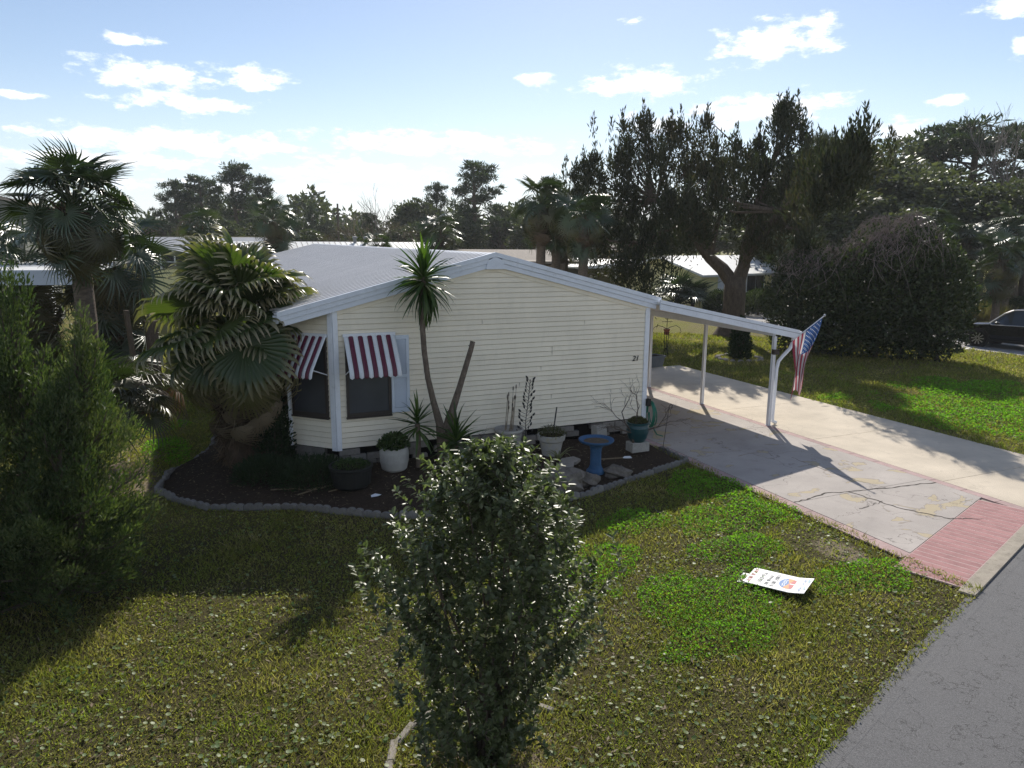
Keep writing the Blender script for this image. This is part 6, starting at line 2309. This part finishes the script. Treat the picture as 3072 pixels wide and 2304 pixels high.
SC = M('sign_cyan', (.10, .38, .55), .6)
SR = M('sign_red', (.45, .09, .10), .6)
SO = M('sign_orange', (.62, .27, .10), .6)
SG = M('sign_grey', (.16, .17, .18), .6)


def stext(body, x, y, size, mat):
    text_obj('lettering', body, size, mat, sg, Matrix.Translation((x, y, .0025)), .0005, 0, 'CENTER')




def print_row(y, x0, x1, h, words, mat, z=.0025, seed=1):
    """a row of worn print too small to read: letter-sized strokes in words"""
    r_ = random.Random(seed)
    mb = MB()
    x = x0
    n_ = sum(words) + len(words) - 1
    st_ = (x1 - x0) / n_
    for w_ in words:
        for k in range(w_):
            kind_ = r_.randrange(4)
            a, b = x + st_ * .12, x + st_ * .85
            t_ = max(.003, st_ * .2)
            mb.box(a, a + t_, y, y + h, z, z + .0008)
            if kind_ != 1:
                mb.box(a + t_, b, y + h - t_, y + h, z, z + .0008)
            if kind_ in (0, 2):
                mb.box(a + t_, b, y + h * .45, y + h * .45 + t_, z, z + .0008)
            if kind_ in (2, 3):
                mb.box(b - t_, b, y, y + h - t_, z, z + .0008)
            x += st_
        x += st_
    return tag(mb.build('lettering', mat, sg), kind='stuff')


print_row(.022, .03, LX - .05, .05, (4, 2, 5), SR, seed=1)
stext('926-0707', LX * .5, .145, .085, SG)
print_row(.245, .12, LX - .06, .045, (7,), SG, seed=2)
print_row(.318, .05, LX - .05, .05, (6, 5), SG, seed=3)
print_row(.660, .05, LX - .04, .032, (4, 3, 5), SB, .030, 4)
print_row(.715, .07, LX - .06, .022, (5, 6), SC, .044, 5)
ecx, ecy, erx, ery = LX * .52, .515, .150, .115
for (a0, a1, mt, nm) in ((20, 160, SR, 'emblem_top'), (-20, 20, SO, 'emblem_band'), (160, 200, SO, 'emblem_band'), (200, 340, SB, 'emblem_waves')):
    pts = [(ecx, ecy)] + [(ecx + erx * math.cos(R(a0 + (a1 - a0) * i / 14)), ecy + ery * math.sin(R(a0 + (a1 - a0) * i / 14))) for i in range(15)]
    MB().prism(pts, .0005, .0022).build(nm, mt, sg)
for dy in (-.045, -.07):
    pts = [(ecx - .10 + .02 * i, ecy + dy + .008 * math.sin(i * 1.6)) for i in range(11)]
    MB().add([(x, y, .0030) for x, y in pts] + [(x, y + .008, .0030) for x, y in pts], [(i, i + 1, i + 12, i + 11) for i in range(10)]).build('wave_line', MAT['signw'], sg)
MB().box(ecx - .012, ecx + .012, ecy + .01, ecy + .075, .0023, .0032).build('sun_streak', MAT['signw'], sg)
MB().box(.14, .44, -.14, .05, -.045, -.039, Matrix.Rotation(.12, 4, 'Z')).build('rider_panel', MAT['signw'], sg)
print_row(-.085, .20, .40, .05, (4,), SR, -.0385, 6)
MB().tube([(.02, .02, .004), (.0, -.05, .0), (.06, -.09, -.01), (.30, -.10, -.015), (LX - .02, -.04, -.01), (LX + .01, .03, .004)], .005, 5).build('wire_frame', MAT['black'], sg)

# ------------------------------------------------------------------ flag on the carport post
fl = thing('flag', 'faded stars and stripes flag hanging limp from an angled pole', 'flag', (10.31, -.27, 1.83))
pb, pt_ = Vector((0, 0, 0)), Vector((.20, -1.08, .94))
MB().tube([pb - (pt_ * .03), pt_ * .33], .011, 8).build('lower_pole', MAT['bronze'], fl)
MB().tube([pt_ * .33, pt_], .013, 8).build('upper_pole', MAT['whitecap'], fl)
MB().lathe([(.004, -.03), (.02, -.02), (.028, 0), (.02, .02), (.004, .03)], 12, pt_ * 1.015).build('finial', MAT['alloy'], fl)
MB().box(-.13, .02, -.015, .085, -.07, .05).build('bracket', MAT['bronze'], fl)


def flag_mat():
    m, nt, out = nt_new('flag_cloth')
    uv = nt.nodes.new('ShaderNodeUVMap').outputs[0]
    sx = nt.nodes.new('ShaderNodeSeparateXYZ')
    nt.links.new(uv, sx.inputs[0])
    u, v = sx.outputs[0], sx.outputs[1]
    st = fmath(nt, 'MODULO', fmath(nt, 'FLOOR', fmath(nt, 'MULTIPLY', v, 13.0)), 2.0)
    red, white_, blue_ = (.36, .055, .085), (.62, .60, .61), (.035, .085, .23)
    col = mixrgb(nt, st, red, white_)
    can = fmath(nt, 'MULTIPLY', fmath(nt, 'LESS_THAN', u, .40), fmath(nt, 'GREATER_THAN', v, 6 / 13))
    a = fmath(nt, 'MULTIPLY', u, 12 / .40)
    b = fmath(nt, 'MULTIPLY', fmath(nt, 'SUBTRACT', v, 6 / 13), 10 * 13 / 7)
    ia, ib = fmath(nt, 'ROUND', a), fmath(nt, 'ROUND', b)
    da, db = fmath(nt, 'SUBTRACT', a, ia), fmath(nt, 'SUBTRACT', b, ib)
    rr2 = fmath(nt, 'ADD', fmath(nt, 'MULTIPLY', da, da), fmath(nt, 'MULTIPLY', db, db))
    star = fmath(nt, 'LESS_THAN', rr2, .075)
    par = fmath(nt, 'LESS_THAN', fmath(nt, 'MODULO', fmath(nt, 'ADD', ia, ib), 2.0), .5)
    inr = fmath(nt, 'MULTIPLY', fmath(nt, 'GREATER_THAN', ia, .5), fmath(nt, 'LESS_THAN', ia, 11.5))
    inr2 = fmath(nt, 'MULTIPLY', fmath(nt, 'GREATER_THAN', ib, .5), fmath(nt, 'LESS_THAN', ib, 9.5))
    star = fmath(nt, 'MULTIPLY', fmath(nt, 'MULTIPLY', star, par), fmath(nt, 'MULTIPLY', inr, inr2))
    ccol_ = mixrgb(nt, star, blue_, white_)
    col = mixrgb(nt, can, col, ccol_)
    p = princ(nt, None, col, .85, .2)
    tl = nt.nodes.new('ShaderNodeBsdfTranslucent')
    nt.links.new(col, tl.inputs[0])
    mx = nt.nodes.new('ShaderNodeMixShader')
    mx.inputs[0].default_value = .35
    nt.links.new(p, mx.inputs[1])
    nt.links.new(tl.outputs[0], mx.inputs[2])
    nt.links.new(mx.outputs[0], out.inputs[0])
    return m


NU, NV = 44, 27
vs_, uvs = [], []
for i in range(NU + 1):
    u = i / NU
    for j in range(NV + 1):
        v = j / NV
        H_ = pt_ * (.33 + .64 * v)
        Cc = pt_ * (.33 + .64 * .30)
        s1 = min(1, u / .75)
        gth = s1 * s1 * (3 - 2 * s1) * .60
        ang = v * 10.5 + u * 4.5
        ple = .055 * math.sin(ang) * (.15 + .85 * min(1, u * 2.5)) * (1 - .3 * u)
        px_ = H_.x * (1 - gth) + Cc.x * gth + ple - .05 * u
        py_ = H_.y * (1 - gth) + Cc.y * gth + ple * .5 + .045 * math.cos(ang * .8 + 1) * min(1, u * 2)
        dz = 1.45 * u * (1 - .10 * math.sin(v * 6) * u) + .30 * gth * (v - .3) * u
        vs_.append((px_, py_, H_.z - .016 - dz))
        uvs.append((u, v))
fs_ = [(i * (NV + 1) + j, i * (NV + 1) + j + 1, (i + 1) * (NV + 1) + j + 1, (i + 1) * (NV + 1) + j) for i in range(NU) for j in range(NV)]
fm = MB().add(vs_, fs_).mesh('cloth', flag_mat(), True)
ul = fm.uv_layers.new(name='UVMap')
for lp in fm.loops:
    ul.data[lp.index].uv = uvs[lp.vertex_index]
link('cloth', fm, fl)

# ------------------------------------------------------------------ grass, clover and weeds
def vnoise(x, y, f, s=0.0):
    return (np.sin(x * f + s) * np.cos(y * f * 1.13 - s * 1.7) + np.sin((x + y) * f * .71 + 2.1 + s) * np.cos((x - y * .8) * f * .93 + s) + .6 * np.sin(x * f * 2.3 - y * f * 1.9 + s * 3)) / 2.6


def lawn_mask(x, y, pad=0.0):
    road_n = -(y + 8.12) * EX + (x - 6.12) * EY
    ok = road_n < -.02 + pad
    # turf creeps over the near edge of the drive in places
    creep = .05 + .12 * vnoise(x * 0 + 3.0, y, 2.1, 7) + .07 * vnoise(x * 0 + 1.0, y, 6.3, 8)
    drv = (x > 6.58 + pad + np.where(y < -1.9, np.maximum(creep, -.02), 0)) & (x < 13.46 - pad) & (y < 7.77 - pad)
    ok &= ~drv
    ok &= ~inpoly(x, y, BED)
    ok &= ~((x > -1.0) & (x < 7.0) & (y > -.2) & (y < 22))
    s2 = (x - b0.x) * S2n.x + (y - b0.y) * S2n.y
    ok &= ~((s2 > 0) & (s2 < 6.2))
    return ok


def scatter(n, r0, r1, pw, g):
    """points on the ground round the near side of the plot, thinning with distance"""
    u = g.uniform(0, 1, n)
    r_ = (r0 ** pw + (r1 ** pw - r0 ** pw) * u) ** (1 / pw)
    a = g.uniform(yaw - .68, yaw + .68, n)
    return CAM.x + r_ * np.sin(a), CAM.y + r_ * np.cos(a), r_


g = np.random.default_rng(123)
PATCH = [(5.9, -3.4, .8, 1.1), (5.4, -4.6, 1.2, .7), (3.3, -6.6, 1.3, .8), (2.4, -5.3, 1.0, .6), (4.8, -5.7, 1.0, .45), (5.5, -7.1, .8, .5), (3.0, -7.6, 1.0, .4), (1.2, -6.2, .7, .5), (3.9, -4.2, .8, .5), (16.6, -2.0, 2.4, 3.6), (19.0, .8, 2.6, 2.0), (14.6, -1.2, .9, .7), (14.3, 1.6, .7, .5), (-3.0, 3.1, .5, 1.1), (-3.2, 5.2, .6, .8), (-2.7, 2.0, .35, .4), (17.5, -5.0, 2.5, 1.5)]


def patchv(x, y):
    w = np.full(x.shape, -9.0)
    for (cx_, cy_, rx, ry) in PATCH:
        w = np.maximum(w, 1 - ((x - cx_) / rx) ** 2 - ((y - cy_) / ry) ** 2)
    return w + .75 * vnoise(x, y, 2.3, .4) + .4 * vnoise(x, y, 6.1, 1.2)


G_GRASS = leafmat('grass_blade', [(.50, .41, .26), (.40, .33, .17), (.13, .11, .045), (.31, .29, .09), (.10, .105, .03), (.23, .28, .055), (.31, .37, .07)], .53, .55, .25, big=.9)
n = 640000
x, y, r_ = scatter(n, 4.6, 36, .72, g)
dens = .62 + .38 * vnoise(x, y, 1.1) + .25 * vnoise(x, y, 4.7, 1)
sandy = np.maximum.reduce([1 - ((x + 3.9) / 1.0) ** 2 - ((y - .6) / 1.9) ** 2, 1 - ((x - 5.9) / .5) ** 2 - ((y + 6.1) / .7) ** 2])
keep = lawn_mask(x, y, .03) & (g.uniform(0, 1, n) < np.clip(dens, .12, 1)) & ((sandy < .1) | (g.uniform(0, 1, n) < .12))
x, y, r_ = x[keep], y[keep], r_[keep]
n = len(x)
k = (r_ / 6.5) ** .8
tall = .024 + .034 * np.clip(vnoise(x, y, 1.7, 2) + .6, 0, 1.4)
h = tall * g.uniform(.5, 1.5, n) * (.75 + .25 * k)
w = .0052 * k * g.uniform(.7, 1.4, n)
a = g.uniform(0, 6.2832, n)
lean = g.uniform(.15, 1.4, n)
az_ = g.uniform(0, 6.2832, n)
V = np.zeros((n, 3, 3))
V[:, 0] = np.stack([x - np.cos(a) * w, y - np.sin(a) * w, np.zeros(n)], 1)
V[:, 1] = np.stack([x + np.cos(a) * w, y + np.sin(a) * w, np.zeros(n)], 1)
V[:, 2] = np.stack([x + np.cos(az_) * h * lean, y + np.sin(az_) * h * lean, h + np.where((x > 6.5) & (x < 7), .03, 0)], 1)
tag(link('grass', npmesh('grass', V.reshape(-1, 3), np.arange(n * 3).reshape(n, 3), G_GRASS)), 'short patchy grass of the lawns', 'grass', None, 'stuff')

# taller yellow-lit grass of the far lawns is the same turf in bigger tufts
G_CLOV = leafmat('clover_leaf', [(.10, .22, .02), (.15, .31, .03), (.22, .40, .045)], .52, .65, .15)
n = 420000
x, y, r_ = scatter(n, 5.5, 30, .7, g)
pv = patchv(x, y)
keep = (pv > .15) & lawn_mask(x, y, .06)
x, y, r_, pv = x[keep], y[keep], r_[keep], pv[keep]
n = len(x)
k = (r_ / 8) ** .7
top = .035 + .15 * np.clip(pv - .25, 0, .9) * (.7 + .5 * vnoise(x, y, 5.0, 3))
z = top * g.uniform(.45, 1.0, n) + np.where((x > 6.5) & (x < 7), .03, 0)
P = np.stack([x, y, z], 1)
D = np.stack([np.cos(g.uniform(0, 6.28, n)), np.sin(g.uniform(0, 6.28, n)), g.normal(size=n) * .35], 1)
V, F = leaf_quads(P, D, g.uniform(.018, .032, n) * k, g.uniform(.016, .026, n) * k, g, .55, .45)
tag(link('clover', npmesh('clover', V, F, G_CLOV)), 'bright green clover patches in the lawn', 'clover', None, 'stuff')

# small dull leafy weeds matted all through the turf
G_WEED = leafmat('lawn_weed_leaf', [(.11, .13, .03), (.19, .21, .05), (.28, .28, .075), (.38, .34, .14)], .48, .6, .25, big=1.6)
n = 230000
x, y, r_ = scatter(n, 4.6, 24, .72, g)
dn = .45 + .5 * vnoise(x, y, 2.7, 11) + .4 * vnoise(x, y, 8.3, 12)
keep = lawn_mask(x, y, .02) & (g.uniform(0, 1, n) < np.clip(dn, 0.03, 1))
x, y, r_ = x[keep], y[keep], r_[keep]
n = len(x)
k = (r_ / 6.5) ** .75
P = np.stack([x, y, g.uniform(.006, .045, n) + np.where((x > 6.5) & (x < 7), .03, 0)], 1)
aa = g.uniform(0, 6.28, n)
D = np.stack([np.cos(aa), np.sin(aa), g.normal(size=n) * .4], 1)
V, F = leaf_quads(P, D, g.uniform(.016, .034, n) * k, g.uniform(.010, .02, n) * k, g, .55, .5)
tag(link('lawn_weeds', npmesh('lawn_weeds', V, F, G_WEED)), 'small matted leafy weeds all through the lawn', 'weed', None, 'stuff')

# round dollarweed leaves, pale and shiny
G_DOL = leafmat('dollarweed_leaf', [(.10, .17, .045), (.14, .20, .06), (.19, .24, .09), (.27, .30, .16)], .4, .5, .4)
n = 13000
x, y, r_ = scatter(n, 4.6, 15, .8, g)
dn = .5 + .5 * vnoise(x, y, 1.9, 5) + .35 * vnoise(x, y, 7, 6) - .25 * (y > -4.2)
keep = lawn_mask(x, y, -.05) & (g.uniform(0, 1, n) < np.clip(dn, .04, 1)) & (patchv(x, y) < .5)
x, y = x[keep], y[keep]
n = len(x)
P = np.stack([x, y, g.uniform(.012, .05, n)], 1)
aa = g.uniform(0, 6.28, n)
D = np.stack([np.cos(aa), np.sin(aa), g.normal(size=n) * .35], 1)
L_ = g.uniform(.024, .052, n)
D = unit(D)
S = unit(np.cross(D, unit(rdir(n, g) * .45 + np.array([0, 0, 1.0]))))
V = np.zeros((n, 7, 3))
Nn = np.cross(S, D)
for i in range(6):
    an = i * math.pi / 3
    V[:, i] = P + (D * math.cos(an) + S * math.sin(an)) * (L_ * .5)[:, None] + Nn * (L_ * .08)[:, None]
V[:, 6] = P
i7 = np.arange(n) * 7
F = np.concatenate([np.stack([i7 + 6, i7 + j, i7 + (j + 1) % 6], 1) for j in range(6)])
tag(link('dollarweed', npmesh('dollarweed', V.reshape(-1, 3), F, G_DOL)), 'round pale dollarweed leaves dotted over the lawn', 'weed', None, 'stuff')

# fallen leaves and straw on the lawn and the mulch
G_LIT = leafmat('leaf_litter', [(.10, .072, .045), (.17, .125, .08), (.25, .20, .14)], .1, .75, .25)
n = 9000
x, y, r_ = scatter(n, 4.8, 17, .8, g)
keep = lawn_mask(x, y, -.02) & (g.uniform(0, 1, n) < .55 + .45 * vnoise(x, y, 1.4, 9))
x, y = x[keep], y[keep]
xb, yb = g.uniform(-3.1, 6.5, 5200), g.uniform(-3.0, 3.5, 5200)
kb = inpoly(xb, yb, BED)
xb, yb = xb[kb], yb[kb]
zb_ = np.array([bed_z(a, b) for a, b in zip(xb, yb)]) + .012
P = np.concatenate([np.stack([x, y, g.uniform(.01, .035, len(x))], 1), np.stack([xb, yb, zb_], 1)])
n = len(P)
aa = g.uniform(0, 6.28, n)
D = np.stack([np.cos(aa), np.sin(aa), g.normal(size=n) * .15], 1)
V, F = leaf_quads(P, D, g.uniform(.03, .10, n), g.uniform(.008, .026, n), g, .5, .85)
tag(link('leaf_litter', npmesh('leaf_litter', V, F, G_LIT)), 'dry leaves and straw scattered on lawn and mulch', 'litter', None, 'stuff')

# ------------------------------------------------------------------ thin sunlit haze
hm, hnt, hout = nt_new('haze_air')
pv_ = hnt.nodes.new('ShaderNodeVolumePrincipled')
pv_.inputs['Color'].default_value = (.92, .95, 1.0, 1)
pv_.inputs['Density'].default_value = HAZE
pv_.inputs['Anisotropy'].default_value = 0.25
hnt.links.new(pv_.outputs[0], hout.inputs['Volume'])
hz_o = MB().box(-720, 720, -80, 1520, -1.0, 18.0).build('haze', hm)
tag(hz_o, 'thin pale haze filling the air over the whole place', 'haze', None, 'stuff')
